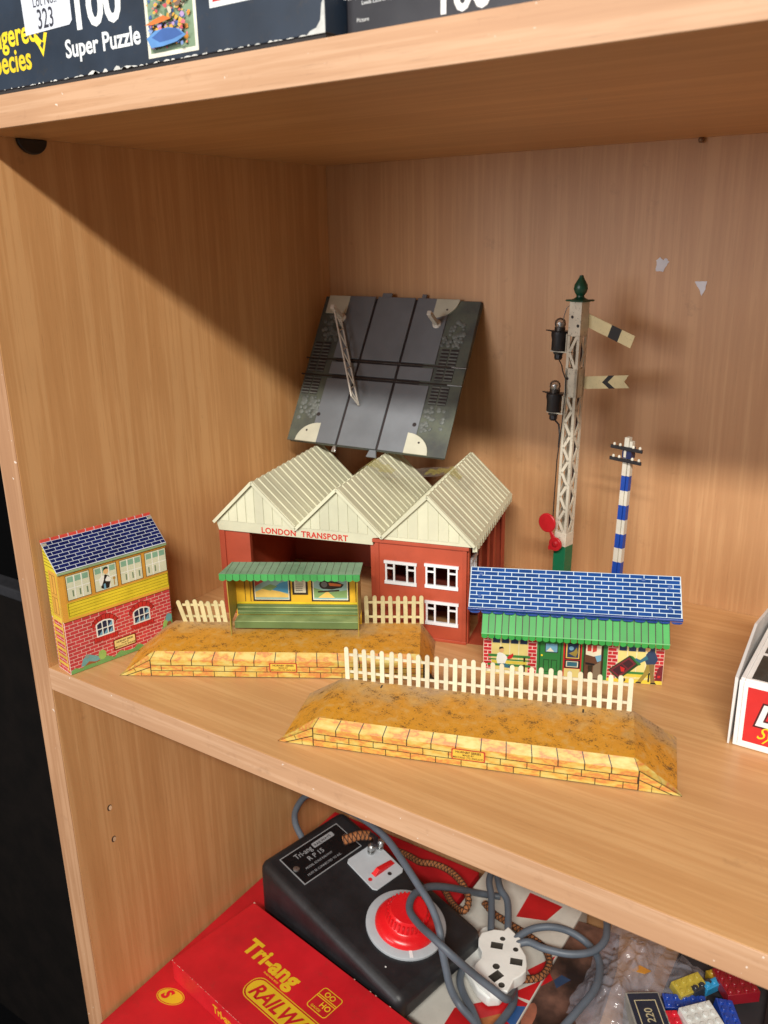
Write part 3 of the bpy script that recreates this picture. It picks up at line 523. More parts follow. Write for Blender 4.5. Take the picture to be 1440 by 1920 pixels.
# gables, fascia, roofs
gp = [(X0 + 3, 82), (-81.5, 82), (-81.5, 88.3), (XV2, 89.5), ((XV1 + XV2) / 2, ZA - 1), (XV1, 89.5), ((X0 + XV1) / 2, ZA - 1), (X0 + 1, 89)]
mk('gable', MB().prism(gp, 0, 2.4), CRM, dp, fr((0, 1.2, 0), (1, 0, 0), (0, 0, 1)), bevel=.2)
mk('gable', MB().prism([(XV2 + .4, 88.3), (X1 - 1, 88.3), (X1 - 1, 89.5), ((XV2 + X1) / 2, ZA - 1)], 0, 2.4), CRM, dp, fr((0, .8, 0), (1, 0, 0), (0, 0, 1)), bevel=.2)
for a, b in ((X0, XV1), (XV1, XV2), (XV2, X1)):
    m_ = (a + b) / 2; k = (ZA - ZE) / (m_ - a)
    for j in range(8):
        x0, x1 = a + 6 + j * 8.75, a + 6 + j * 8.75 + 7.8; hz = lambda x: ZE + k * (39.85 - abs(x - m_)) - 4.5
        q = [(x0, 91.5), (x1, 91.5), (x1, hz(x1))] + ([(m_, hz(m_))] if x0 < m_ < x1 else []) + [(x0, hz(x0))]
        if hz(x0) > 91.6 and hz(x1) > 91.6: flat('plank', q, CRM, dp, fr((0, -1.3 if a != XV2 else -1.7, 0), (1, 0, 0), (0, 0, 1)), .5, .5)
    ln = math.hypot(m_ - a, ZA - ZE)
    for s in (-1, 1):
        e0 = a if s < 0 else b; fr0 = fr((e0, -3.5, ZE), (0, 1, 0), (m_ - e0, 0, ZA - ZE)) if s > 0 else fr((e0, DD, ZE), (0, -1, 0), (m_ - e0, 0, ZA - ZE))
        ro = mk('roof_slope', MB().box(0, DD + 3.5, -1.5 if e0 in (X0, X1) else .3, ln - .4, -1.5, 0), CRM, dp, fr0)
        rib = MB().prism([(-1.7, 0), (1.7, 0), (.9, .8), (-.9, .8)], 1.6, ln - .8).mesh('rib', CRM)
        for j in range(15): link('rib', rib, ro, tr(2.4 + j * 10.8, 0, 0) @ Matrix(((1, 0, 0, 0), (0, 0, 1, 0), (0, 1, 0, 0), (0, 0, 0, 1))))
        mk('rake_strip', MB().box(-1.2 if s > 0 else DD + 3.7, -.2 if s > 0 else DD + 4.7, -1, ln - .2, -1.8, .9), CRM, ro)
for j in range(19): mk('eave_tooth', MB().box(X1 - .4, X1 + 1.6, j * 8.0, j * 8.0 + 4.2, 84.5, 90), CRM, dp)
mk('eave_beam', MB().box(X1 - 2.2, X1 - .2, 0, DD, 84, 89.5), CRM, dp)
text('LONDON  TRANSPORT', 7.4, M('red_lettering', (196, 48, 36), .45), dp, fr((0, -1.2, 0), (1, 0, 0), (0, 0, 1)), -186.5, 83.2, .16, sx=.985, layer=.15, ext=.15, sp=1.08)

# ------------------------------------------------------------------ clear film lying over the roof valley
def roofz(x):
    for a in (X0, XV1, XV2):
        if a <= x <= a + 79.7: return ZE + (ZA - ZE) * (1 - abs(x - a - 39.85) / 39.85)
    return ZE
FILM = matte_film('yellowed_film', (200, 192, 112), .42); FILMC = matte_film('clear_film', (210, 210, 196), .14)
fm = MB(); nu, nv = 26, 12
for i in range(nu + 1):
    for j in range(nv + 1):
        u = -124 + 108 * i / nu; v = 58 + 34 * j / nv + 4 * math.sin(i * .5); t = (u + 112.5) / 79.7
        z = 133 - (7 * (1 - (2 * t - 1) ** 2) if 0 < t < 1 else 0); z = max(z if 0 < t < 1 else roofz(u) + 3.0, roofz(u) + 3.0) + random.uniform(-.35, .35)
        fm.v.append((u, v, z))
for i in range(nu):
    for j in range(nv): a = i * (nv + 1) + j; fm.f.append((a, a + 1, a + nv + 2, a + nv + 1)); fm.m.append(0 if (i < 9 or 15 < i < 24) and abs(j - 6) < 5 - (i % 3) else 1)
tag(mk('plastic_film', fm, [FILM, FILMC], None, dp.matrix_basis.copy(), True), 'crumpled yellowed clear film stretched over the depot roof valley', 'plastic film')

# ------------------------------------------------------------------ level crossing leaning on the depot roof against the back panel
GPL = M('crossing_grey', (112, 116, 121), .55, .1, 30); GDK = M('crossing_base', (78, 81, 78), .6, .25, 45, bump=.0006, alt=(90, 95, 82)); SLT = M('crossing_slot', (40, 30, 30), .6); PADM = M('crossing_pad', (196, 194, 174), .5, .06); RAILM = M('rail_metal', (70, 64, 60), .35, .2, metal=.6); STEEL = M('bright_steel', (190, 192, 192), .25, .1, metal=.9); COB = M('cobble_grey', (96, 100, 96), .55, .25, 120)
U = Vector((.9949, .0933, -.0379)); V = Vector((-.0203, .5541, .8322))
Uo = (U * math.cos(R(1.5)) + V * math.sin(R(1.5))); FX = fr((21.6, 288.4, 135.8), Uo, -U * math.sin(R(1.5)) + V * math.cos(R(1.5)))
lc = thing('level_crossing', 'dark grey plastic level crossing plate leaning against the back panel above the depot', 'toy level crossing', T=FX)
mk('base_plate', MB().prism([(2, 0), (174, 0), (174, 164), (-.5, 164)], -5.5, -1.6), GDK, lc, None, bevel=1)
mk('side_verge', MB().prism([(0, 0), (35, 0), (27, 164), (-3, 164)], -1.6, -.2), GDK, lc, None, bevel=.5); mk('side_verge', MB().prism([(133, 0), (176, 0), (173, 164), (126, 164)], -1.6, -.2), GDK, lc, None, bevel=.5)
mk('slot_bed', MB().prism([(20, .5), (146, .5), (142, 163.5), (20, 163.5)], -1.5, -.6), SLT, lc)
for (u0, u1) in ((27, 57.0), (59.6, 102.4), (105, 141.5)):
    for (v0, v1) in ((.6, 71.0), (76.0, 89.6), (94.2, 165)):
        mk('road_panel', MB().box(u0, u1, v0, v1, -1, .9), GPL, lc, None, bevel=.4)
for v in (73.5, 92): 
    rl = mk('rail', MB().box(-5, 160, v - .7, v + .7, -.6, .8), RAILM, lc, None, bevel=.2)
    mk('rail_end', MB().bar((160, v, .2), (175, v, .2), .8), M('dull_rail_end', (130, 130, 128), .5, .1, metal=.4) if v < 80 else RAILM, rl, None, True)
for (u, v, q) in ((0, 164, 'TL'), (150.5, 164, 'TR'), (34.5, 0, 'BL'), (132.5, 0, 'BR')):
    sx = 1 if q in ('TL', 'BR') else -1; r = 25
    arc = [(0, 0)] + [(r * math.cos(a), r * math.sin(a) * .84) for a in [math.pi / 2 * k / 8 for k in range(9)]]
    if q == 'TL': pts = [(2, 164.6), (2.6, 144), (27, 144), (27, 164.6)]
    elif q == 'TR': pts = [(126 + x, 164.6 - y) for x, y in arc]
    elif q == 'BL': pts = [(35 - x, .4 + y) for x, y in arc]
    else: pts = [(132.6 + x, .4 + y) for x, y in arc]
    pd = mk('corner_pavement', MB().prism(pts, -.2, 1.3), PADM, lc, None, bevel=.3)
    if q != 'TL': cx = sum(p[0] for p in pts) / len(pts); cy = sum(p[1] for p in pts) / len(pts); flat('peg_hole', circ(cx, cy, 1.1), SLT, pd, I4, 1.42, .1)
for u, v in ((29.2, 30.5), (137, 29.9)): flat('peg_hole', circ(u, v, 2.1), SLT, lc, I4, 1.05, .1)
for (u0, u1) in ((1, 9.4), (11, 19.4), (145, 153), (154.6, 163)):       # cattle guards
    g = mk('cattle_guard', MB().box(u0, u1, 52, 72, -.25, -.05), SLT, lc); mk('bed', MB().box(u0, u1, 77, 111, -.25, -.05), SLT, g)
    sm = MB().box(0, u1 - u0, 0, 1.5, -.05, .55).mesh('slat', COB)
    for k in range(6): link('slat', sm, g, tr(u0, 52.6 + k * 3.4))
    for k in range(9): link('slat', sm, g, tr(u0, 77.6 + k * 3.7))
cb = MB()
for i in range(150):
    side_ = random.random() < .5; u = random.uniform(5, 26) if side_ else random.uniform(143, 166); v = random.choice((random.uniform(24, 50), random.uniform(114, 142))); r = random.uniform(1.6, 3)
    cb.lathe([(r, 0), (r * .9, .7), (r * .4, 1.1), (.05, 1.15)], n=6, T=Matrix.Translation((u, v, -.3)))
mk('cobbles', cb, COB, lc)['kind'] = 'stuff'
for u, v, w_, h_ in ((53, -6, 5, 7), (93, -7, 11, 8)): mk('joining_lug', MB().prism([(u, v), (u + w_, v), (u + w_ * .8, v + h_), (u + w_ * .2, v + h_)], -4.5, -2), STEEL if w_ < 6 else GPL, lc, None, bevel=.4)
for u, w_ in ((62, 11), (107, 5)): mk('joining_lug', MB().box(u, u + w_, 163.5, 171, -4.5, -2), GPL, lc, None, bevel=.4)
WH = M('ivory_plastic', (214, 208, 196), .4, .06)
for u, v, hh in ((24.2, 138.9, 25), (132.8, 136.9, 24)):
    g = mk('gate_post', MB().box(u - 2.2, u + 2.2, v - 2.2, v + 2.2, .9, hh), WH, lc, None, bevel=.4); mk('foot', MB().lathe([(4.6, .6), (4.6, 1.6), (3.6, 2.3)], T=Matrix.Translation((u, v, 0))), WH, g, None, True)
a = Vector((25.5, 135.5, 0)); b = Vector((73.2, 43, 0)); d = (b - a); L_ = d.length
G = fr((a.x, a.y, 0), d, (0, 0, 1))
gate = mk('gate_arm', MB().box(0, L_, 3, 4.6, -.7, .7), WH, lc, G); mk('top_bar', MB().box(-2, L_ - 3, 18.6, 20.2, -.7, .7), WH, gate, I4); mk('end_bar', MB().bar((L_ - .8, 3.4, 0), (L_ - 3.4, 19.6, 0), .8, n=6), WH, gate, I4)
n = 9; 
for k in range(n):
    x0, x1 = L_ * k / n, L_ * (k + 1) / n; mk('brace', MB().bar((x0, 4 if k % 2 else 19, 0), (x1 - (3 if k == n - 1 else 0), 19 if k % 2 else 4, 0), .65, n=6), WH, gate, I4)

# ------------------------------------------------------------------ lattice semaphore signal
CW = M('aged_white_paint', (204, 195, 176), .45, .14, 60, dirt=.85); GP = M('signal_green', (24, 112, 74), .38, .12, 40, dirt=.2); GPD = M('finial_green', (20, 74, 52), .38, .2, 60); RD = M('signal_red', (186, 34, 40), .32, .1); LB = M('lamp_black', (32, 30, 34), .4, .2); ARMC = M('arm_cream', (216, 200, 152), .45, .08, 60, dirt=.35)
GLASS = film_mat('bulb_glass', (200, 190, 180), .12, .05, .5)
sm_ = thing('semaphore_signal', 'white lattice semaphore signal with two arms standing behind the station', 'toy signal', T=Matrix.Translation((.3046, .336, 0)) @ Matrix.Rotation(R(1.15), 4, 'Y') @ Matrix.Rotation(R(-12), 4, 'Z'))
hs = 6.0
mk('base_plate', MB().box(-19, 19, -19, 19, .1, 3), GP, sm_, None, bevel=1)
mk('base_post', MB().prism([(-hs - .2, -hs - .2), (hs + .2, -hs - .2), (hs + .2, hs + .2), (-hs - .2, hs + .2)], 3, 59), GP, sm_, None, bevel=.3)
mk('foot_plate', MB().box(-hs - .2, hs + .2, -hs - .2, hs + .2, 59.2, 72), CW, sm_, None, bevel=.3)
mk('head_plate', MB().box(-hs, hs, -hs, hs, 248, 276.5), CW, sm_, None, bevel=.3)
mk('arm_plate', MB().prism([(-hs, -hs), (hs, -hs), (hs, hs), (-hs, hs)], 196, 221), CW, sm_, None, bevel=.3)
for x in (-1, 1):
    for y in (-1, 1): mk('corner_angle', MB().box(*sorted((x * hs, x * (hs - 2.6))), *sorted((y * hs, y * (hs - .7))), 71, 249).box(*sorted((x * hs, x * (hs - .7))), *sorted((y * (hs - .71), y * (hs - 2.6))), 71, 249), CW, sm_)
for q in range(4):
    Fq = Matrix.Rotation(math.pi / 2 * q, 4, 'Z') @ fr((0, -hs + .2, 0), (1, 0, 0), (0, 0, 1))
    for (z0, z1, n) in ((72, 196, 11), (221, 248, 2)):
        for k in range(n):
            a, b = z0 + (z1 - z0) * k / n, z0 + (z1 - z0) * (k + 1) / n; s = 1 if (k + q) % 2 else -1
            mk('brace', MB().prism([(-s * 4.6, a + .2), (-s * 4.6 + s * 2.2, a - 1.2), (s * 4.6, b - .3), (s * 4.6 - s * 2.2, b + 1.2)], -.4, .3), CW, sm_, Fq)
mk('inner_core', MB().box(-2.2, 2.2, 3.8, 5.2, 60, 260), M('core_brown', (70, 34, 28), .7, .3), sm_)  # dark brown strip inside the open lattice
mk('cap', MB().prism([(-8.8, -8.8), (8.8, -8.8), (8.8, 8.8), (-8.8, 8.8)], 276.7, 278.2), GPD, sm_, None, bevel=.6)
mk('finial', MB().lathe([(7, 278), (5, 279.2), (3.4, 280.2), (3.2, 281.4), (4.9, 284), (5.9, 287), (5.3, 290.4), (3.2, 294), (1.9, 296.4), (1.7, 297.6), (.3, 298)]), GPD, sm_, None, True)
def arm(z, tilt, fish):
    F = fr((hs - 1, hs + .6, z), (math.cos(R(tilt)), 0, math.sin(R(tilt))), (-math.sin(R(tilt)), 0, math.cos(R(tilt)))) @ Matrix.Translation((0, 0, 0))
    p = [(-4, -5.4), (44, -5.4), (39.5, 0), (44, 5.4), (-4, 5.4)] if fish else [(-4, -5.4), (46, -5.4), (46, 5.4), (-4, 5.4)]
    a = mk('signal_arm', MB().prism(p, -.4, .4), ARMC, sm_, F, bevel=.15)
    if fish: flat('chevron', [(30.5, -5.5), (24, 0), (30.5, 5.5), (25, 5.5), (18.5, 0), (25, -5.5)], BLKP, a, I4, .55, .1)
    else: flat('band', rect(23, 33, -5.4, 5.4), BLKP, a, I4, .55, .1)
arm(261, -18.5, False); arm(208, 8, True)
for zz, lx in ((234, -18.8), (180, -20.2)):
    c = Matrix.Translation((lx, 1.0, zz)); l = mk('lamp', MB().lathe([(6.2, 0), (6.6, 1), (6.4, 9), (7.2, 12.5), (7.2, 16)], T=c, n=20), LB, sm_, None, True)
    mk('lamp_flange', MB().prism([(-32, -1), (-13, -7.5), (-9.5, 0), (-13, 8)], zz + 16.1, zz + 17), LB, l); mk('collar', MB().lathe([(4.6, 17), (4.6, 20)], T=c), RAILM, l, None, True)
    mk('bulb', MB().lathe([(4.2, 20), (4.9, 22.5), (4.4, 25.4), (2.6, 27.3), (.2, 27.9)], T=c), GLASS, l, None, True); mk('filament_cap', MB().lathe([(.2, 24.4), (2.0, 24.2), (2.2, 21), (2.0, 20)], T=c), STEEL, l, None, True)
    mk('bracket', MB().box(-26.5, -hs, -.8, 2.8, zz - 1.5, zz - .3).box(-11.0, -10, -.8, 2.8, zz - .3, zz + 15), CW, l); mk('nut', MB().lathe([(4.6, -3.2), (5.2, -1.6)], T=c, n=6).lathe([(2.8, -8), (3.6, -6.5), (3.6, -3.3)], T=c, n=8), LB, l)
WIRE = M('black_wire', (34, 30, 30), .5)
mk('loop_wire', MB().tube([(-7, 1, 272), (-10, 1, 273), (-13.5, 1, 270), (-15.5, 1, 264), (-16, 1, 257), (-15, 1, 252)], .5, n=6), STEEL, sm_, None, True)
mk('wire', MB().tube([(-17, 0, 226), (-12, -3, 222), (-7, -8.2, 218), (-4, -8, 212), (-3, -8.2, 200), (-4, -8, 185), (-5, -8.2, 165), (-7.4, -8, 140), (-8, -7.6, 110), (-8.5, -7, 82)], .5, n=7), WIRE, sm_, None, True)
mk('wire', MB().tube([(-17, 0, 172), (-12, -2, 170), (-8.4, -5, 162), (-8.6, -5, 150)], .8, n=7), WIRE, sm_, None, True)
for z, x in ((264, -2.5), (257, 3.5), (212, -3.5)): flat('bolt_hole', circ(x, z, 1.4, 8), SLT, sm_, fr((0, -hs, 0), (1, 0, 0), (0, 0, 1)), .08, .05)
lev = mk('lever', MB().prism(circ(-11.5, 80, 9.0, 28), 0, 2.2), RD, sm_, fr((0, -hs - 4, 0), (1, 0, 0), (0, 0, 1)), bevel=.7)
mk('lever_arm', MB().prism([(-9.5, 73.5), (-6.5, 74), (-1, 66), (-3, 62), (-5, 63)], .2, 1.4).prism(circ(-1.2, 62, 6.4, 18), .1, 2.4), RD, lev, I4, bevel=.3); mk('pivot', MB().lathe([(3.2, 2.4), (2.9, 3.4), (1.6, 4)], T=Matrix.Translation((-.8, 62.8, 0)), n=14), RD, lev, I4, True)
mk('lever_tab', MB().prism([(-7, 61), (-8.6, 58), (-8, 55), (-2, 56)], .1, 1.9), RD, lev, I4)

# ------------------------------------------------------------------ striped telegraph pole
BLUE = M('pole_blue', (28, 70, 160), .35, .1); WHP = M('pole_white', (216, 210, 194), .4, .08, dirt=.2)
tp = thing('telegraph_pole', 'thin blue and white striped telegraph pole with two black crossarms', 'toy pole', T=Matrix.Translation((.3568, .334, 0)) @ Matrix.Rotation(R(1.6), 4, 'Y') @ Matrix.Rotation(R(-12), 4, 'Z'))
mk('foot', MB().box(-14, 14, -12, 12, .1, 2.5), BLUE, tp, None, bevel=.6)
zs = [2.5, 14.4, 27.4, 40.4, 53.4, 66.5, 79.6, 92.8, 106, 119.2, 132.4]
for i in range(len(zs) - 1):
    s = 4.0 - i * .07
    mb = MB().box(-s, s * .16, -s * .8, s * .8, zs[i], zs[i + 1]).box(s * .26, s, -s * .55, s * .8, zs[i], zs[i + 1])
    mk('stripe', mb, BLUE if i % 2 else WHP, tp, None)
mk('top_section', MB().box(-3.6, .5, -2.8, 2.8, 132.4, 166).box(.9, 3.5, -2, 2.8, 132.4, 163), WHP, tp, None, bevel=.3)
mk('clip', MB().box(-4.2, 4.2, -3.6, 3.4, 148.2, 158), M('pole_navy', (30, 40, 84), .4), tp); mk('clip_window', MB().box(-2.6, -.4, -3.9, -3.5, 149, 157), WHP, tp)
for z in (146.4, 156.8):
    c = mk('crossarm', MB().box(-15, 15, -5.4, -4.0, z - 1.4, z + 1.6), LB, tp, None, bevel=.25)
    for x in (-11.5, -6.0, 6.4, 12.6): mk('insulator', MB().lathe([(1.0, z + 1.6), (1.3, z + 2.6), (.9, z + 3.6), (.3, z + 4)], T=Matrix.Translation((x, -4.7, 0)), n=8), WHP, c, None, True)

# ------------------------------------------------------------------ tin station building
SBL = M('bright_blue_slate', (3, 62, 130), .42, .16, 50, dirt=.1, spec=.25); SBM = M('roof_white_line', (206, 224, 236), .3, .04); BROOF = M('roof_edge_blue', (24, 60, 130), .3, .15)
st = thing('station_building', 'tin station building with bright blue slate roof and green awning', 'toy building', (307.4, 178, .2), 23.2)
mk('front_wall', MB().box(-1.5, 135, 0, .6, 0, 58), M('station_cream', (222, 202, 130), .38, .06), st, None); mk('back_wall', MB().box(-1.5, 135, 40, 40.6, 0, 58), BRK, st)
for x in (-1.5, 134.4): mk('end_wall', MB().prism([(.7, 0), (40, 0), (40, 58), (21, 78), (.7, 58)], x, x + .6), BRK, st, SIDE)
sl = math.hypot(25, 26)
for s in (0, 1):
    Fm = fr((-13.5, -4, 55.6), (1, 0, 0), (0, 25, 26)) if s == 0 else fr((145, 46, 55.6), (-1, 0, 0), (0, -25, 26))
    rf = mk('roof_slope', MB().box(0, 158.5, 0, sl, -.6, 0), SBM, st, Fm)
    if s == 0:
        courses('slate', rf, I4, .3, 158.2, 2.6, sl - .2, 10, 10.5, .62, SBL, .12); mk('eave_roll', MB().tube([(-.2, 1.0, .3), (158.7, 1.0, .3)], 1.3, n=10), BROOF, rf, None, True)
        for k in range(18): mk('scallop', MB().prism([(1 + k * 8.8, -.2), (9.2 + k * 8.8, -.2), (8.6 + k * 8.8, -1.2), (7 + k * 8.8, -1.8), (3.2 + k * 8.8, -1.8), (1.6 + k * 8.8, -1.2)], -1.6, -1.1), BROOF, rf)
        for u, v in ((8, 30), (8, 12), (131, 32), (150, 27), (150, 10)): flat('dent', circ(u, v, 1.6, 8, 1.3), M('roof_scuff', (70, 100, 160), .5), rf, I4, .16, .03)
    else: mk('slates', MB().box(.3, 158.2, .5, sl - .5, 0, .1), SBL, rf)
# awning
AG = M('awning_green', (58, 156, 72), .4, .06, 40); na = 27; wa = 139.0 / na
al = math.hypot(11.5, 14); FA = fr((-2.6, -12.0, 40.2), (1, 0, 0), (0, 11.5, 14)); FV = fr((-2.6, -12.1, 36.0), (1, 0, 0), (0, 0, 1))
aw = mk('awning', MB().box(0, 139, 0, al, -.6, -.12), LINE, st, FA)
p1 = MB().box(0, wa - .75, .0, al, -.1, .1).mesh('awning_board', AG)
p2 = MB().prism([(0, 4.3), (0, 1.3)] + [((wa - .6) * k / 6, 1.3 - 1.1 * math.sin(math.pi * k / 6)) for k in range(1, 6)] + [(wa - .6, 1.3), (wa - .6, 4.3)], -.3, .2).mesh('awning_scallop', AG)
for k in range(na): link('awning_board', p1, aw, tr(k * wa + .35, 0)); o = link('awning_scallop', p2, aw, FA.inverted() @ FV @ tr(k * wa + .3, 0))
mk('awning_fold', MB().tube([(0, 0, 0), (139, 0, 0)], .45, n=6), M('awning_edge', (128, 200, 134), .3), aw, None, True)
F = fr((0, 0, 0), (1, 0, 0), (0, 0, 1))
SRED = M('station_brick', (190, 42, 50), .38, .08)
for a, b in ((-1.4, 5), (33, 40), (93.3, 101), (128.4, 134.9)):
    flat('brickwork_ground', rect(a, b, 2.2, 50), MORT, st, F, .08); courses('brick', st, F, a, b, 2.4, 46.8, 15, 6.6, .6, SRED, .16)
SG = M('door_green', (44, 118, 58), .38, .1); SGD = M('door_line', (24, 64, 34), .4); YG = M('pane_yellow', (226, 208, 130), .35, .06); DBG = M('print_brown', (96, 62, 44), .4); NV = M('print_navy', (40, 62, 92), .4); TL = M('print_teal', (52, 110, 128), .4); OLV = M('print_olive', (150, 130, 60), .4)
def win(u0, u1): 
    q = [(rect(u0, u1, 4, 34), YG)]
    for k in range(4): q.append((rect(u0 + .8 + k * (u1 - u0) / 4, u0 - .6 + (k + 1) * (u1 - u0) / 4, 27.2, 33), NV))
    for k in range(1, 4): q.append((rect(u0 + k * (u1 - u0) / 4 - .25, u0 + k * (u1 - u0) / 4 + .25, 4, 34), PCRM))
    return q
BG = M('bench_print', (58, 128, 62), .38)
art('bench_scene', win(5, 33) + [(rect(2.4, 35, 15.2, 17.4), BG), (rect(3, 34.6, 12.4, 13.6), BG), (rect(2, 35.4, 7.4, 9.4), BG), (rect(5, 6.4, 0, 9), LINE), (rect(29.8, 31.2, 0, 16), LINE), (rect(5.2, 32, 9.8, 12), M('seat_yellow', (216, 196, 70))),
    ([(9.6, 18.2), (12, 19.4), (15.4, 17.4), (17.6, 15), (15.4, 9.4), (9.8, 9), (8.8, 13)], WF), ([(9.6, 9.4), (16, 9.8), (20, 7.6), (19, 6), (12, 6.4)], TL), ([(18, 7.8), (20.4, 7.6), (23.8, 2), (22, 1.6)], NV), (circ(12.6, 21.2, 2.0, 12, 2.4), SKIN), ([(10.8, 21.6), (11, 23.8), (13.4, 24.2), (14.6, 22.8), (12.4, 22.4)], BLKP), ([(16.8, 14.6), (18.6, 17), (20.4, 18), (21.6, 19), (22, 17), (20.6, 14.4), (18.4, 13.6)], REDP)], st, F, .2)
flat('porch_ground', rect(40, 93.3, 1, 50), SG, st, F, .1)
dr = art('door', [(rect(41.6, 58.6, 2, 40), SGD), (rect(42.4, 57.8, 2.4, 40), SG), (rect(46, 56, 21.6, 29.4), LINE), (rect(46.6, 55.4, 22.2, 29.2), LBL), ([(47, 22.6), (53, 22.6), (50, 26)], PCRM), (rect(45, 49.4, 5, 15.6), SGD), (rect(45.6, 48.9, 5.6, 15), SG), (rect(51, 55.6, 5, 15.6), SGD), (rect(51.6, 55.1, 5.6, 15), SG), (circ(43.8, 19, .8), YEL)], st, F, .18)
art('poster_bay', [(rect(60, 74, 1, 44), REDP), (rect(61, 73, 1, 9), YG), (rect(61.2, 73, 9.4, 16.4), BLKP), (rect(62.4, 71.6, 10.4, 15.4), PCRM), (rect(63.2, 70.8, 11, 14.8), TL), (rect(61.2, 73, 17, 31), BLKP), (rect(62, 72.2, 17.8, 30), PSAND), (rect(63, 71.4, 18.6, 30), NV), ([(64, 22), (69.6, 19.2), (71, 23), (70, 27.5), (68, 24)], OLV), (circ(66, 26.4, 1.8), LBL)], st, F, .18)
art('open_door', [(rect(75.4, 90.2, 1, 44), LINE), (rect(76.4, 89, 1.6, 44), DBG), (rect(77, 88.4, 20, 30), PCRM), ([(77, 22), (83, 20.6), (88, 21.8), (88, 18), (77, 17)], DBG), ([(82, 24), (85, 25.2), (85, 30), (82, 30)], PRED), (rect(78, 81, 25, 30), PRED), ([(77, 15.4), (84, 14.6), (84, 13), (77, 13.6)], BLKP), ([(84, 21), (88.6, 22.4), (88.6, 17.4), (85.8, 16)], LBL), ([(79, 13), (82.6, 13), (81.6, 3), (79.4, 3)], LINE), ([(83, 12.6), (88.4, 17), (88.6, 2), (82.8, 2)], M('print_taupe', (120, 104, 84), .4))], st, F, .18)
art('porter_scene', win(101, 128.4) + [(rect(93.6, 134.6, .4, 3.4), M('platform_yellow', (222, 196, 64))), (rect(100, 128, 8, 10), BG), (rect(101, 127, 5.6, 8), M('seat_yellow', (216, 196, 70))), (rect(103, 104.4, 2, 10), LINE), (rect(124, 125.2, 2, 10), LINE),
    ([(94.2, 10.4), (109.6, 23.6), (117.2, 16.4), (102.6, 2.4)], SGD), ([(95.4, 10.4), (109.4, 22.2), (114.8, 16.8), (102.6, 4)], M('trunk_maroon', (112, 36, 48))), ([(97.6, 10.4), (104, 15.8), (108, 11.8), (102.4, 6.4)], M('trunk_dark', (60, 30, 38))), ([(104.6, 16.4), (109, 20.2), (112.8, 16.6), (109, 12.6)], M('trunk_dark', (60, 30, 38))), ([(103, 14), (106.6, 12.6), (106.2, 9.6), (104, 9.6)], REDP), ([(109.8, 23.6), (112, 23), (118.4, 16.8), (116.8, 15.4)], SG), (circ(106, 2.6, 1.7, 12), LINE),
    ([(121.6, 25.4), (124, 28.6), (128, 27.6), (130.4, 21.6), (128.6, 17.4), (122.4, 16.6), (121, 20)], NV), ([(122, 24.6), (123.4, 21.4), (117.4, 17.6), (113.6, 20.2), (114.2, 21.8), (117.6, 20.4)], TL), (circ(122.6, 29.8, 1.9, 12, 2.2), SKIN), ([(120.2, 31), (121.4, 33), (124.4, 32.8), (124.6, 30.6)], BLKP), ([(122.6, 16.8), (127, 17.4), (124.4, 9.4), (119, .8), (115.8, 1), (120.6, 9)], OLV), ([(124, 17), (128.2, 17.4), (128.2, 9), (129.6, 1), (126.4, .8), (125.4, 9)], M('trouser_brown', (132, 108, 62))), ([(115, .6), (119.4, .6), (119.2, 1.8), (116, 1.8)], BLKP), ([(126, .6), (130.6, .6), (129.6, 1.8), (126.4, 1.8)], BLKP)], st, F, .2)
art('luggage_print', [([(129.6, 3), (134.6, 3), (134.6, 17), (131.6, 15), (129.8, 9)], M('luggage_maroon', (110, 34, 44))), (rect(131, 133, 6, 8), REDP)], st, F, .22)

# ------------------------------------------------------------------ white card box at the right edge
WC = M('white_card', (230, 228, 226), .45, .05, 40, dirt=.06)
lb = thing('game_box', 'white card box with red printed front and dark panels on top, at the right edge', 'box', (491.5, 176, .2), 0)
mk('sleeve', MB().box(3.2, 190, .4, 143, 0, 48.5), WC, lb, None, bevel=.5)
mk('side_flap', MB().add([(0, 0, .2), (1.2, 0, 0), (2.4, 0, 50), (.4, 0, 50), (-2.5, 70, .2), (-1, 70, 0), (-.5, 70, 60), (-2.4, 70, 60), (-1.5, 145, .2), (.5, 145, 0), (1.5, 145, 52), (-.6, 145, 52)], [(0, 1, 2, 3), (0, 3, 7, 4), (4, 7, 11, 8), (1, 5, 6, 2), (5, 9, 10, 6), (3, 2, 6, 7), (7, 6, 10, 11), (8, 11, 10, 9), (0, 4, 5, 1), (4, 8, 9, 5)]), WC, lb)
F = fr((0, .4, 0), (1, 0, 0), (0, 0, 1)); LR = M('box_red', (206, 44, 44), .4, .06, dirt=.05)
flat('red_panel', rect(9, 186, 5, 45), LR, lb, F, .12); flat('crease', rect(6.0, 6.25, 2, 48), M('crease_grey', (170, 170, 172)), lb, F, .12)
for a in (.0, .9): text('LEGO', 21, M('logo_maroon', (70, 20, 26), .4) if a == 0 else WHITE, lb, F, 15.5, 19.5, 2.2 if a == 0 else .9, shear=.28, layer=.16 + a * .1, sp=1.05, sx=.9)
text('System', 13, M('script_yellow', (240, 214, 40), .4), lb, F, 17, 9.5, .0, shear=.5, layer=.2, sx=.85)
FT = fr((0, 0, 48.5), (1, 0, 0), (0, 1, 0)); CEL = M('dark_window', (44, 48, 46), .18, .3, 25, alt=(78, 84, 84))
for (a, b) in ((6, 45), (49, 92), (96, 138)): flat('window_panel', rect(9.5, 180, a, b), CEL, lb, FT, .12)
mk('lid_rim', MB().box(4, 6.6, .6, 142, 48.6, 50.6), WC, lb, None, bevel=.3); mk('lid_rim', MB().box(6.8, 190, .6, 3.0, 48.6, 50.4), WC, lb, None, bevel=.3)

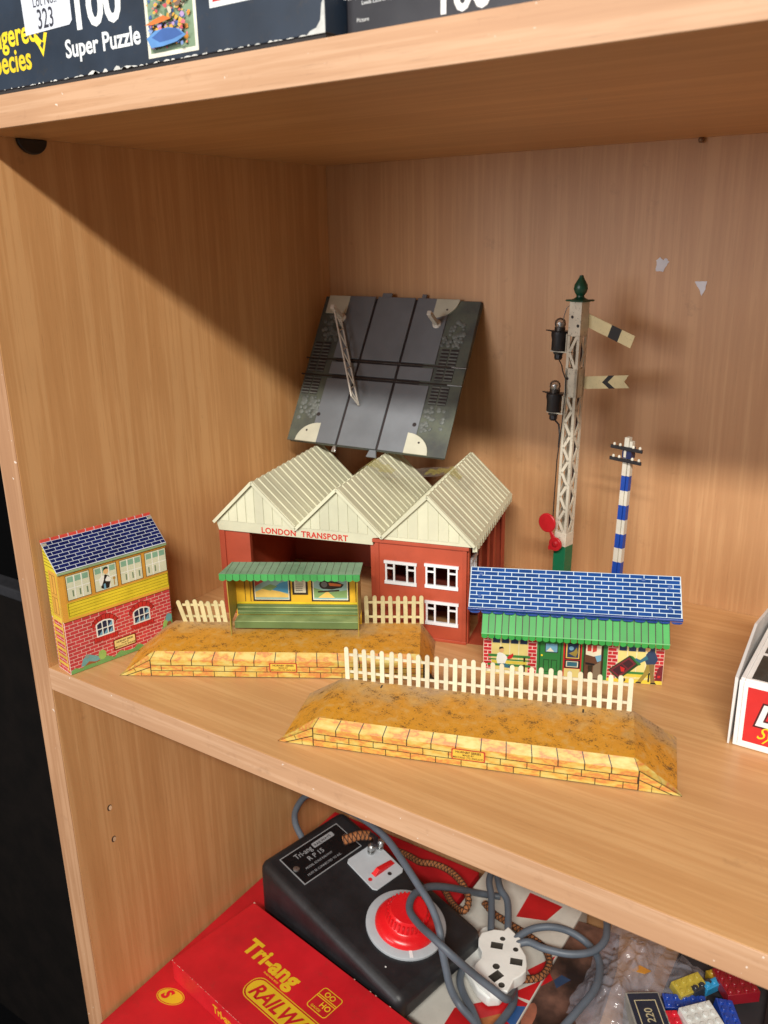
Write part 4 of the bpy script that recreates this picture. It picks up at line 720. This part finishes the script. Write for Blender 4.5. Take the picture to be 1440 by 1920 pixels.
# ------------------------------------------------------------------ lower compartment
CRD = M('red_card', (188, 24, 34), .5, .16, 18, dirt=.16, bump=.0001); CRW = M('card_core', (216, 190, 170), .8)
YP = M('yellow_gold_print', (226, 186, 40), .4, .06)
bb = thing('train_box', 'wide flat red box lying on the bottom shelf against the side panel', 'box', (3.5, -30, -423 + .1))
mk('carton', MB().box(0, 208, 0, 395, 0, 52), CRD, bb, None, bevel=.6)
F = fr((-3.5, 30, 52), (1, 0, 0), (0, 1, 0))
FB = F @ Matrix.Translation((.020, .018, 0)) @ Matrix.Rotation(R(55), 4, 'Z')
art('badge', [(circ(0, 0, 15, 24, 9.2), YP), (circ(0, 0, 14.2, 24, 8.4), CRD), (circ(0, 0, 13.4, 24, 7.6), YP)], bb, F @ Matrix.Translation((.037, .0515, 0)) @ Matrix.Rotation(R(12), 4, 'Z'), .12)
text('S', 15, CRD, bb, F @ Matrix.Translation((.037, .0515, 0)) @ Matrix.Rotation(R(-9), 4, 'Z'), -9, -5.4, .8, shear=.3, layer=.3)
ba = thing('railway_box', 'red card box with yellow railway lettering lying on the wider red box', 'box', (25.9, 66.7, -370.6), -9.1)
ln, wd, hh = 262, 104, 25.2
mk('lid', MB().box(0, ln, 0, wd, 2.2, hh), CRD, ba, None, bevel=.8); mk('tray', MB().box(.8, ln - .8, .8, wd - .8, 0, 2.1), CRD, ba)
FT = fr((0, 0, hh), (1, 0, 0), (0, 1, 0))
for i in range(26):
    x = random.uniform(0, 110) if i else 0; L = random.uniform(.8, 5); h = random.uniform(.15, .55) if i else 1.5
    flat('worn_edge', [(x, .02), (x + L, .02), (x + L * .8, h * .6), (x + L * .5, h), (x + L * .15, h * .4)], CRW, ba, FT, .1, .08)
for x in (150, 171, 178, 196): flat('worn_edge', [(x, wd), (x + 2.4, wd), (x + 1.6, wd - .6), (x + .6, wd - .4)], CRW, ba, FT, .1, .08)
flat('worn_edge', [(0, wd), (2.6, wd), (1, wd - 1.5)], CRW, ba, FT, .12)
text('Tri-ang', 25, YP, ba, FT, 40, 55.6, .95, sx=.98, sp=1.04); text('TRADE MARK REGD', 2.6, YP, ba, FT, 79, 50.8, 0, sx=.9)
lg = art('railways_badge', [(rrect(78, 200, 21, 47.6, 11), YP), (rrect(78.9, 199, 21.9, 46.7, 10.4), CRD), (rrect(80.2, 198, 23.2, 45.4, 10), YP)], ba, FT, .12)
text('RAILWAYS', 21, CRD, ba, FT, 85, 26.6, .55, shear=.32, layer=.3, sx=.92)
gb = art('gauge_badge', [(rrect(136.5, 161.5, 53.5, 79.5, 3.4), YP), (rrect(137.3, 160.7, 54.3, 78.7, 2.8), CRD), (rect(137, 161, 69.6, 70.5), YP), (rect(137, 161, 67.6, 68.5), YP)], ba, FT, .12)
text('OO', 7.8, YP, ba, FT, 142, 71.6, .12, layer=.25); text('HO', 8, YP, ba, FT, 147, 60.4, .12, layer=.25); text('GAUGE', 3.6, YP, ba, FT, 140.6, 55.8, .05, layer=.25)
FS = fr((0, 0, 0), (1, 0, 0), (0, 0, 1)); text('Tri-ang', 13, YP, ba, FS, 66, 9, .35, layer=.12, sx=.85)
# printed box under the controller
CWB = M('box_white_print', (206, 204, 196), .45, .08, 30, dirt=.1)
bc = thing('printed_box', 'flat white, red and blue printed box under the white mains socket', 'box', (216, 150, -423 + .1), 0)
mk('carton', MB().box(0, 118, 0, 238, 0, 51), CWB, bc, None, bevel=.6)
FT = fr((-216, -150, 51), (1, 0, 0), (0, 1, 0)); PBL = M('box_blue', (52, 92, 150), .4); CRD2 = M('box_red_print', (190, 28, 34), .4, .1); SKN = M('box_skin_print', (150, 92, 72), .45, .3, 50); TANP = M('box_tan_print', (170, 100, 50), .45, .3, 60)
for nm, pts, mt in (('red_print', [(277, 158), (276, 190), (300, 215), (318, 232), (333, 232), (333, 158)], CRD2), ('red_corner_print', [(274, 368), (276, 327), (306, 339), (313, 367)], CRD2), ('red_stripe_print', [(318, 240), (333, 264), (333, 236), (322, 234)], CRD2), ('red_band_print', [(316, 268), (333, 300), (333, 276), (324, 262)], CRD2)): flat(nm, pts, mt, bc, FT, .12)
for nm, pts, mt in (('tan_print', [(300, 190), (316, 208), (324, 200), (310, 178)], TANP), ('blue_print', [(322, 222), (333, 228), (333, 200), (318, 206)], PBL)): flat(nm, pts, mt, bc, FT, .2, .05)
bd_ = thing('picture_box', 'dark brown picture printed box lid beside the plastic bag', 'box', (337, 160, -423 + .1), 6)
def blotch(name, stops, sc1):
    m, nt, p = base(name); n1 = noise(nt, pos(nt), sc1, 4, .55); c = ramp(nt, n1, [(a, lin(b)) for a, b in stops]).outputs['Color']
    nt.links.new(c, p.inputs['Base Color']); p.inputs['Roughness'].default_value = .3; return m
mk('carton', MB().box(0, 62, 0, 200, 0, 48), blotch('dim_photo_print', [(.36, (36, 28, 28)), (.5, (74, 54, 48)), (.66, (128, 92, 78))], 22), bd_, None, bevel=.6)
FD = fr((0, 0, 48), (1, 0, 0), (0, 1, 0))
flat('face_print', circ(8, 62, 6, 16, 16), SKN, bd_, FD, .12); flat('red_print', [(2, 108), (10, 120), (16, 112), (8, 100)], CRD2, bd_, FD, .12); flat('navy_print', [(17, 112), (22, 122), (32, 120), (22, 104)], NV, bd_, FD, .12)

# ------------------------------------------------------------------ power controller
BKM = M('black_crackle', (30, 30, 33), .46, .25, 45, bump=.00025, dirt=.12); PLK = M('nameplate_black', (20, 20, 22), .25, .1); ALU = M('aluminium', (176, 180, 184), .35, .06, metal=.3); LG = M('light_grey_plastic', (178, 184, 190), .4, .05, dirt=.1); KR = M('knob_red', (206, 26, 32), .25, .06)
pc = thing('power_controller', 'black wedge shaped train controller with a big red dial knob', 'controller', (48, 181, -370.5), -10.9)
cw, cl = 118, 199
bodym = MB().add([(-5, -3, 2), (cl + 3, -3, 2), (cl + 3, cw + 2, 2), (-5, cw + 2, 2), (-5, -2.5, 71.9), (cl + 4, -2.5, 32.0), (cl + 4, cw + 1.5, 32.0), (-5, cw + 1.5, 71.9)], [(0, 3, 2, 1), (4, 5, 6, 7), (0, 1, 5, 4), (1, 2, 6, 5), (2, 3, 7, 6), (3, 0, 4, 7)])
mk('body', bodym, BKM, pc, None, bevel=9.5, seg=5)
for x, y in ((14, 14), (14, 104), (185, 14), (185, 104)): mk('foot', MB().lathe([(5, 0), (5.4, 2.2)], T=Matrix.Translation((x, y, 0)), n=12), DARKPL, pc)
FP = fr((0, 0, 71.35), (196, 0, -38), (0, 1, 0)) @ Matrix.Diagonal((.975, .985, 1, 1))
npl = mk('nameplate', MB().prism(rect(9.4, 52.4, 15.6, 99), 0, .5), ALU, pc, FP); flat('plate_field', rect(10.4, 51.4, 16.6, 98), PLK, npl, I4, .6, .1)
FN = Matrix(((0, -1, 0, 0), (1, 0, 0, 0), (0, 0, 1, 0), (0, 0, 0, 1))); PT = M('plate_print', (150, 152, 156), .4)
text('Tri-ang', 9.5, PT, npl, FN, 30, -21.5, .1, sx=.85, layer=.64); flat('plate_label', rrect(14.6, 21.4, 56, 86, 1.5), PT, npl, I4, .66, .06); text('RAILWAYS', 5, PLK, npl, FN, 58, -20, .05, layer=.7, sx=1.0)
text('R P 15', 8.4, PT, npl, FN, 40, -31.5, .08, layer=.64); text('MODEL SCALE RAILWAY', 3.8, PT, npl, FN, 30, -38.5, 0, layer=.64, sx=.9); text('MUST BE CONNECTED TO A.C.', 3.8, PT, npl, FN, 26, -46.5, 0, layer=.64, sx=.9)
for x, y in ((31, 21.4), (31, 94)): mk('plate_screw', MB().lathe([(3.6, .6), (3.4, 1.6), (1.8, 2.3), (.1, 2.4)], T=Matrix.Translation((x, y, 0)), n=16), STEEL, npl, None, True)
sp = mk('switch_plate', MB().prism([(57, 74), (60, 70), (103, 67), (107, 70), (108, 108), (105, 112), (62, 115), (58, 112)], 0, 1.6), LG, pc, FP, bevel=.4)
mk('rocker_switch', MB().add([(87, 80, 1.6), (94, 80, 1.6), (94.5, 110, 1.6), (88, 110, 1.6), (87.6, 81, 2.4), (93.4, 81, 2.4), (93, 86, 7.5), (88.4, 86, 7.5), (94, 109, 3.0), (88.4, 109, 3.0)], [(0, 1, 5, 4), (4, 5, 6, 7), (7, 6, 8, 9), (9, 8, 2, 3), (0, 4, 7, 9, 3), (1, 2, 8, 6, 5)]), KR, sp, I4, bevel=.4)
flat('red_dot', [(x + 92.5, y + 73.6) for x, y in circ(0, 0, 2.6, 6)], REDP, sp, I4, 1.72, .1); flat('hole', circ(100.5, 95.5, 2.4), SLT, sp, I4, 1.72, .1)
for x, y in ((66.5, 99.5), (68.5, 112)): mk('terminal', MB().lathe([(4, 1.6), (4, 4), (2.4, 4.2), (2.4, 7), (4.2, 7.2), (4.2, 12), (2.8, 13.6), (.2, 14)], T=Matrix.Translation((x, y, 0)), n=12), STEEL, sp, I4, True)
C = Matrix.Translation((156, 63.5, 0))
dl = mk('dial', MB().lathe([(41.5, 0), (41.5, 2.4), (40.2, 3.2), (30, 3.2)], T=C, n=48), LG, pc, FP, True); flat('dial_mark', rect(184.4, 187.6, 36, 39) and [(186.2, 37.2), (188.6, 39.8), (181.2, 45.2), (179.4, 42.6)], WPL, dl, I4, 3.6, .15)
kn = mk('knob', MB().lathe([(32.5, 2), (32.3, 5), (30.6, 8), (27, 10), (23.4, 11.2), (21.6, 13), (20.2, 22), (18.6, 24), (.1, 24.6)], T=C, n=48), KR, dl, I4, True)
gm = MB()
for k in range(30):
    a = 2 * math.pi * k / 30; T = C @ Matrix.Rotation(a, 4, 'Z'); gm.box(20.2, 22.2, -.9, .9, 12.2, 21.8, 0, T)
mk('knob_grip', gm, KR, kn, I4)
for x, y in ((176, 14),): flat('paint_chip', circ(x, y, .9, 7), WHITE, pc, FP, .14, .1)

# ------------------------------------------------------------------ grey mains lead with its socket
def smooth_path(pts, k=7):
    P = [Vector(p) for p in pts]; out = []
    for i in range(len(P) - 1):
        a, b, c, d = P[max(i - 1, 0)], P[i], P[i + 1], P[min(i + 2, len(P) - 1)]
        for j in range(k):
            t = j / k; out.append(.5 * ((2 * b) + (c - a) * t + (2 * a - 5 * b + 4 * c - d) * t * t + (3 * b - a - 3 * c + d) * t ** 3))
    return out + [P[-1]]
CAB = M('grey_cable', (88, 97, 108), .48, .14, 30, dirt=.2)
ld = thing('mains_lead', 'grey mains cable coiled over the controller with a white three hole socket', 'cable', (0, 0, 0))
for pts in ([(60, 252, -340), (48, 254, -330), (36, 258, -323), (22, 266, -316), (11, 282, -312), (8, 305, -308), (24, 315, -308), (64, 301, -300), (103, 287, -291), (148, 268, -284), (184, 243, -280), (213, 227, -284), (234, 215, -291), (250, 204, -301), (259, 196, -312), (265, 192, -330), (272, 190, -348), (282, 188, -362), (303, 181, -366), (318, 172, -367)],
            [(250, 338, -366), (232, 324, -360), (222, 279, -323), (214, 246, -302), (210, 224, -297), (218, 206, -297), (235, 191, -294), (261, 177, -287), (280, 176, -294), (300, 186, -317), (314, 192, -330), (325, 200, -341), (321, 222, -357), (314, 240, -366)],
            [(262, 232, -366), (269, 215, -365), (280, 202, -365), (294, 193, -366), (308, 180, -366)], [(315, 238, -366.5), (323, 222, -366.5), (323, 202, -366.5), (319, 178, -366.5)],
            [(300, 268, -349), (312, 276, -346), (330, 277, -345), (354, 284, -345), (370, 300, -345), (375, 322, -345), (367, 350, -347)],
            [(298, 272, -349), (303, 284, -346), (311, 295, -344), (326, 306, -343), (342, 313, -347), (360, 314, -353), (374, 304, -353), (384, 285, -353), (386, 262, -353), (381, 236, -356), (372, 205, -362)],
            [(236, 350, -340), (243, 330, -342), (254, 310, -345), (272, 276, -352)], [(240, 350, -340), (257, 326, -342), (271, 313, -345), (288, 280, -352)]):
    pts = [(x + random.gauss(0, .7), y + random.gauss(0, .7), z) for x, y, z in pts]
    mk('cord', MB().tube(smooth_path(pts), 3.7, n=12), CAB, ld, None, True)
SOC = M('socket_white', (226, 228, 224), .38, .05, 40, dirt=.06)
face = [(267, 262), (276, 273), (285, 277), (286.5, 284), (305, 276), (308, 267), (318, 259), (323, 250), (325.5, 242), (324, 235), (320, 227), (321, 211), (306, 206), (291, 212), (283, 217), (280, 224), (281.5, 233), (279, 240), (272, 246), (268, 254)]
pg = mk('socket', MB().prism(face, -358, -345), SOC, ld, None, bevel=1.2, seg=3)
cut = MB()
for x, y, a, w_, h_ in ((288, 255, 20, 12, 8), (313, 247, 20, 12, 8), (304, 221, 70, 13, 9)):
    T = Matrix.Translation((x, y, 0)) @ Matrix.Rotation(R(a), 4, 'Z'); cut.box(-w_ / 2, w_ / 2, -h_ / 2, h_ / 2, -354, -340, 0, T)
for x, y, r in ((289, 266, 2.8), (306, 260.5, 2.8), (299, 231.5, 3.6), (313, 214.5, 3.2)): cut.prism(circ(x, y, r, 12), -351, -340)
CAV = M('socket_cavity_shade', (66, 60, 54), .6)  # dark colour on hole walls and floors paints the shade inside the white socket
cutter = mk('socket_cutter', cut, CAV); bo = pg.modifiers.new('cut', 'BOOLEAN'); bo.operation = 'DIFFERENCE'; bo.object = cutter; bo.solver = 'EXACT'; bo.material_mode = 'TRANSFER'
me = bpy.data.meshes.new_from_object(pg.evaluated_get(bpy.context.evaluated_depsgraph_get())); pg.modifiers.clear(); pg.data = me; bpy.data.objects.remove(cutter)
mk('socket_back', MB().prism([(258, 282), (264, 289), (292, 282), (312, 262), (316, 236), (312, 213), (303, 206), (291, 209), (262, 230), (258, 240)], -370.3, -358.2), SOC, pg, I4, bevel=2, seg=3)
for x, y, a, w_, h_ in ((288, 255, 20, 12, 8), (313, 247, 20, 12, 8), (304, 221, 70, 13, 9)):
    mk('slot_floor_shade', MB().box(-w_ / 2 + .05, w_ / 2 - .05, -h_ / 2 + .05, h_ / 2 - .05, 0, .2), CAV, pg, Matrix.Translation((x * MM, y * MM, -.3539)) @ Matrix.Rotation(R(a), 4, 'Z'))
# braided brown flex
BRD = M('braid_brown', (156, 98, 56), .8, .2, 300, bump=.0003); BRK2 = M('braid_dark', (60, 36, 24), .8)
bf = thing('braided_flex', 'brown and black braided cloth flex behind the controller', 'cable', (0, 0, 0))
for pts, r in (([(106, 247, -292), (112, 253, -290), (118, 260, -289), (126, 270, -292)], 5.0), ([(118, 330, -356), (140, 326, -352), (158, 322, -350), (175, 326, -348), (196, 325, -348), (218, 314, -348), (232, 300, -352), (231, 290, -358), (213, 299, -364), (190, 318, -366)], 3.3), ([(240, 322, -367), (257, 313, -367), (283, 308, -367), (304, 304, -367), (321, 298, -367), (333, 283, -367), (332, 263, -367), (317, 249, -367)], 3.2)):
    P = smooth_path(pts, 8); st_ = mk('strand', MB().tube(P, r, n=10), BRD, bf, None, True); hb = MB()
    for ph in (0, math.pi):
        for sgn in (1, -1):
            H = []; run = 0
            for i in range(len(P) * 3 - 3):
                j, t = divmod(i, 3); p = P[j].lerp(P[min(j + 1, len(P) - 1)], t / 3); tn = (P[min(j + 1, len(P) - 1)] - P[j]); tn = tn.normalized() if tn.length else Vector((1, 0, 0))
                if H: run += tn.length * 0 + (p - last).length
                last = p; n1 = tn.cross(Vector((0, 0, 1))).normalized(); n2 = n1.cross(tn); a = ph + sgn * run / 4.6 * math.pi
                H.append(p + (n1 * math.cos(a) + n2 * math.sin(a)) * (r + .05))
            hb.tube(H, .55, n=5)
    mk('braid', hb, BRK2, st_, I4, True)
mk('tape_end', MB().tube([(125, 270, -291), (131, 266, -287), (139, 262, -285), (143, 254, -287)], 2.6, n=8), LB, bf, None, True)

# ------------------------------------------------------------------ odds and ends at the bottom right
BAGM = matte_film('clear_bag', (176, 176, 188), .34); BAGM.node_tree.nodes['Principled BSDF'].inputs['Roughness'].default_value = .10; BAGM.node_tree.nodes['Principled BSDF'].inputs['Specular IOR Level'].default_value = .7
def crumpled(label, x0, x1, y0, y1, zb, hgt, nu, nv, seed, ang=0):
    random.seed(seed); bg = MB(); cx, cy = (x0 + x1) / 2, (y0 + y1) / 2; blobs = [(random.uniform(.15, .85), random.uniform(.15, .85), random.uniform(.5, 1), random.uniform(8, 30)) for _ in range(7)]
    for i in range(nu + 1):
        for j in range(nv + 1):
            u, v = i / nu, j / nv; edge = min(u, 1 - u, v, 1 - v) * 4; e = min(1, edge)
            h = max(b * math.exp(-((u - p) ** 2 + (v - q) ** 2) * k) for p, q, b, k in blobs)
            du, dv = (random.uniform(-.42, .42) / nu, random.uniform(-.42, .42) / nv)
            wob = .06 * math.sin(9 * math.atan2(v - .5, u - .5)) if e < .3 else 0
            x, y = x0 + (u + du + wob * (u - .5)) * (x1 - x0), y0 + (v + dv + wob * (v - .5)) * (y1 - y0)
            bg.v.append((x, y, zb + e * (hgt * h + random.uniform(-.16, .2) * hgt)))
    for i in range(nu):
        for j in range(nv):
            a = i * (nv + 1) + j
            if (i + j) % 2: bg.f += [(a, a + nv + 1, a + nv + 2), (a, a + nv + 2, a + 1)]
            else: bg.f += [(a, a + nv + 1, a + 1), (a + nv + 1, a + nv + 2, a + 1)]
            bg.m += [0, 0]
    o = mk('plastic_bag', bg, BAGM, None, None); sd = o.modifiers.new('soften', 'SUBSURF'); sd.levels = 1; sd.render_levels = 2
    o.data.polygons.foreach_set('use_smooth', [True] * len(o.data.polygons))
    return tag(o, label, 'bag')
crumpled('crumpled clear plastic bag beside the grey cable loop on the bottom shelf', 366, 424, 240, 384, -373, 26, 15, 32, 5)
crumpled('flatter clear plastic bag behind the small dark blue box', 404, 478, 292, 374, -374, 15, 14, 15, 9)
tag(mk('card_scrap', MB().prism([(0, 0), (12, 3), (16, 9), (4, 10)], 0, 1), M('amber_scrap', (196, 134, 50), .6), None, Matrix.Translation((.408, .308, -.3565))), 'small amber scrap of card lying among the plastic bags', 'card')
random.seed(11)
bx = thing('small_box', 'small dark blue box printed 220 beside the toy bricks', 'box', (435, 241, -423 + .2), 34)
NB = M('label_navy', (34, 42, 58), .4, .1)
mk('carton', MB().box(0, 32, -6, 42, 0, 70.6), M('box_edge_grey', (140, 138, 130), .6), bx, None, bevel=.6)
F = fr((0, 0, 70.6), (1, 0, 0), (0, 1, 0)); flat('label_field', rect(1.6, 30.4, -5, 40.4), NB, bx, F, .12)
LBG = M('label_gold', (196, 186, 150), .5)
art('label_frame', [(rect(6, 26, 4, 33), LBG), (rect(6.9, 25.1, 4.9, 32.1), NB)], bx, F, .22)
text('220', 10.5, LBG, bx, F @ Matrix.Translation((.0195, .0085, 0)) @ Matrix.Rotation(R(90), 4, 'Z'), 0, 0, .1, layer=.32)
tr_ = thing('dark_filler_tray', 'added dark grey card tray hiding the lit shelf under the toy bricks', 'tray', (440, 246, -422.9))  # made-up tray, added to cover brightly lit shelf wood
DG = M('dark_grey_card', (44, 42, 46), .7, .2, 30, dirt=.2)
mk('floor_card', MB().box(0, 86, 0, 130, 0, 50), DG, tr_, None, bevel=.5); mk('rim', MB().box(-2, -.2, -2, 132, 0, 54), DG, tr_, None, bevel=.3); mk('rim', MB().box(86.2, 88, -2, 132, 0, 54), DG, tr_, None, bevel=.3)
bk = thing('dark_filler_box', 'added black box darkening the far right of the bottom shelf behind the bricks', 'box', (531, 262, -422.9), 4)  # made-up box, added so the lit back corner reads dark
mk('carton', MB().box(0, 90, 0, 112, 0, 58), M('filler_box_card', (24, 22, 26), .5, .2, 30, dirt=.1), bk, None, bevel=.8); mk('lid_seam', MB().box(-.3, 90.3, -.3, 112.3, 40, 41), M('black_print', (24, 22, 24)), bk)
def toy_brick(label, loc, rz, nx, ny, h, col, tilt=0):
    t = thing('toy_brick', label, 'toy brick', T=Matrix.Translation(Vector(loc) * MM) @ Matrix.Rotation(R(rz), 4, 'Z') @ Matrix.Rotation(R(tilt), 4, 'X'), group='toy bricks heaped at the bottom right')
    m = M('brick_' + '_'.join(map(str, col)), col, .3, .06, 40, coat=.2)
    mk('block', MB().box(0, nx * 8, 0, ny * 8, 0, h), m, t, None, bevel=.4)
    s = MB().lathe([(2.5, h), (2.5, h + 1.5), (2.2, h + 1.8)], n=14).mesh('stud', m, True)
    for i in range(nx):
        for j in range(ny): link('stud', s, t, tr(4 + i * 8, 4 + j * 8))
toy_brick('white brick leaning on the heap, nearest the front on the right', (476, 266, -364), 48, 4, 3, 14, (206, 208, 204), 8)
toy_brick('bright red brick just right of the small dark blue box', (454, 262, -366), 35, 2, 2, 12, (214, 36, 56))
toy_brick('olive yellow brick beyond the blue plate', (455, 308, -369), 55, 4, 2, 9, (176, 158, 62), 12)
toy_brick('long blue plate below the olive yellow brick', (446, 292, -371), 28, 5, 2, 6, (38, 76, 176))
toy_brick('light blue brick between the olive yellow and the dark red ones', (474, 328, -369), 58, 3, 1, 10, (46, 142, 190), 10)
toy_brick('small mustard brick furthest back in the heap', (480, 340, -369), 50, 2, 2, 9, (168, 140, 40))
toy_brick('large dark red brick at the back right of the heap', (494, 326, -366), 40, 4, 4, 12, (140, 24, 36))
toy_brick('blue brick under the right hand edge of the heap', (512, 300, -370), 120, 4, 2, 10, (38, 76, 176), 10)
toy_brick('pale grey brick at the very bottom right beside the white one', (498, 272, -366), 40, 2, 2, 11, (196, 198, 200), -6)
toy_brick('charcoal brick wedged behind the olive yellow one', (466, 318, -370), 56, 3, 1, 11, (50, 54, 60))
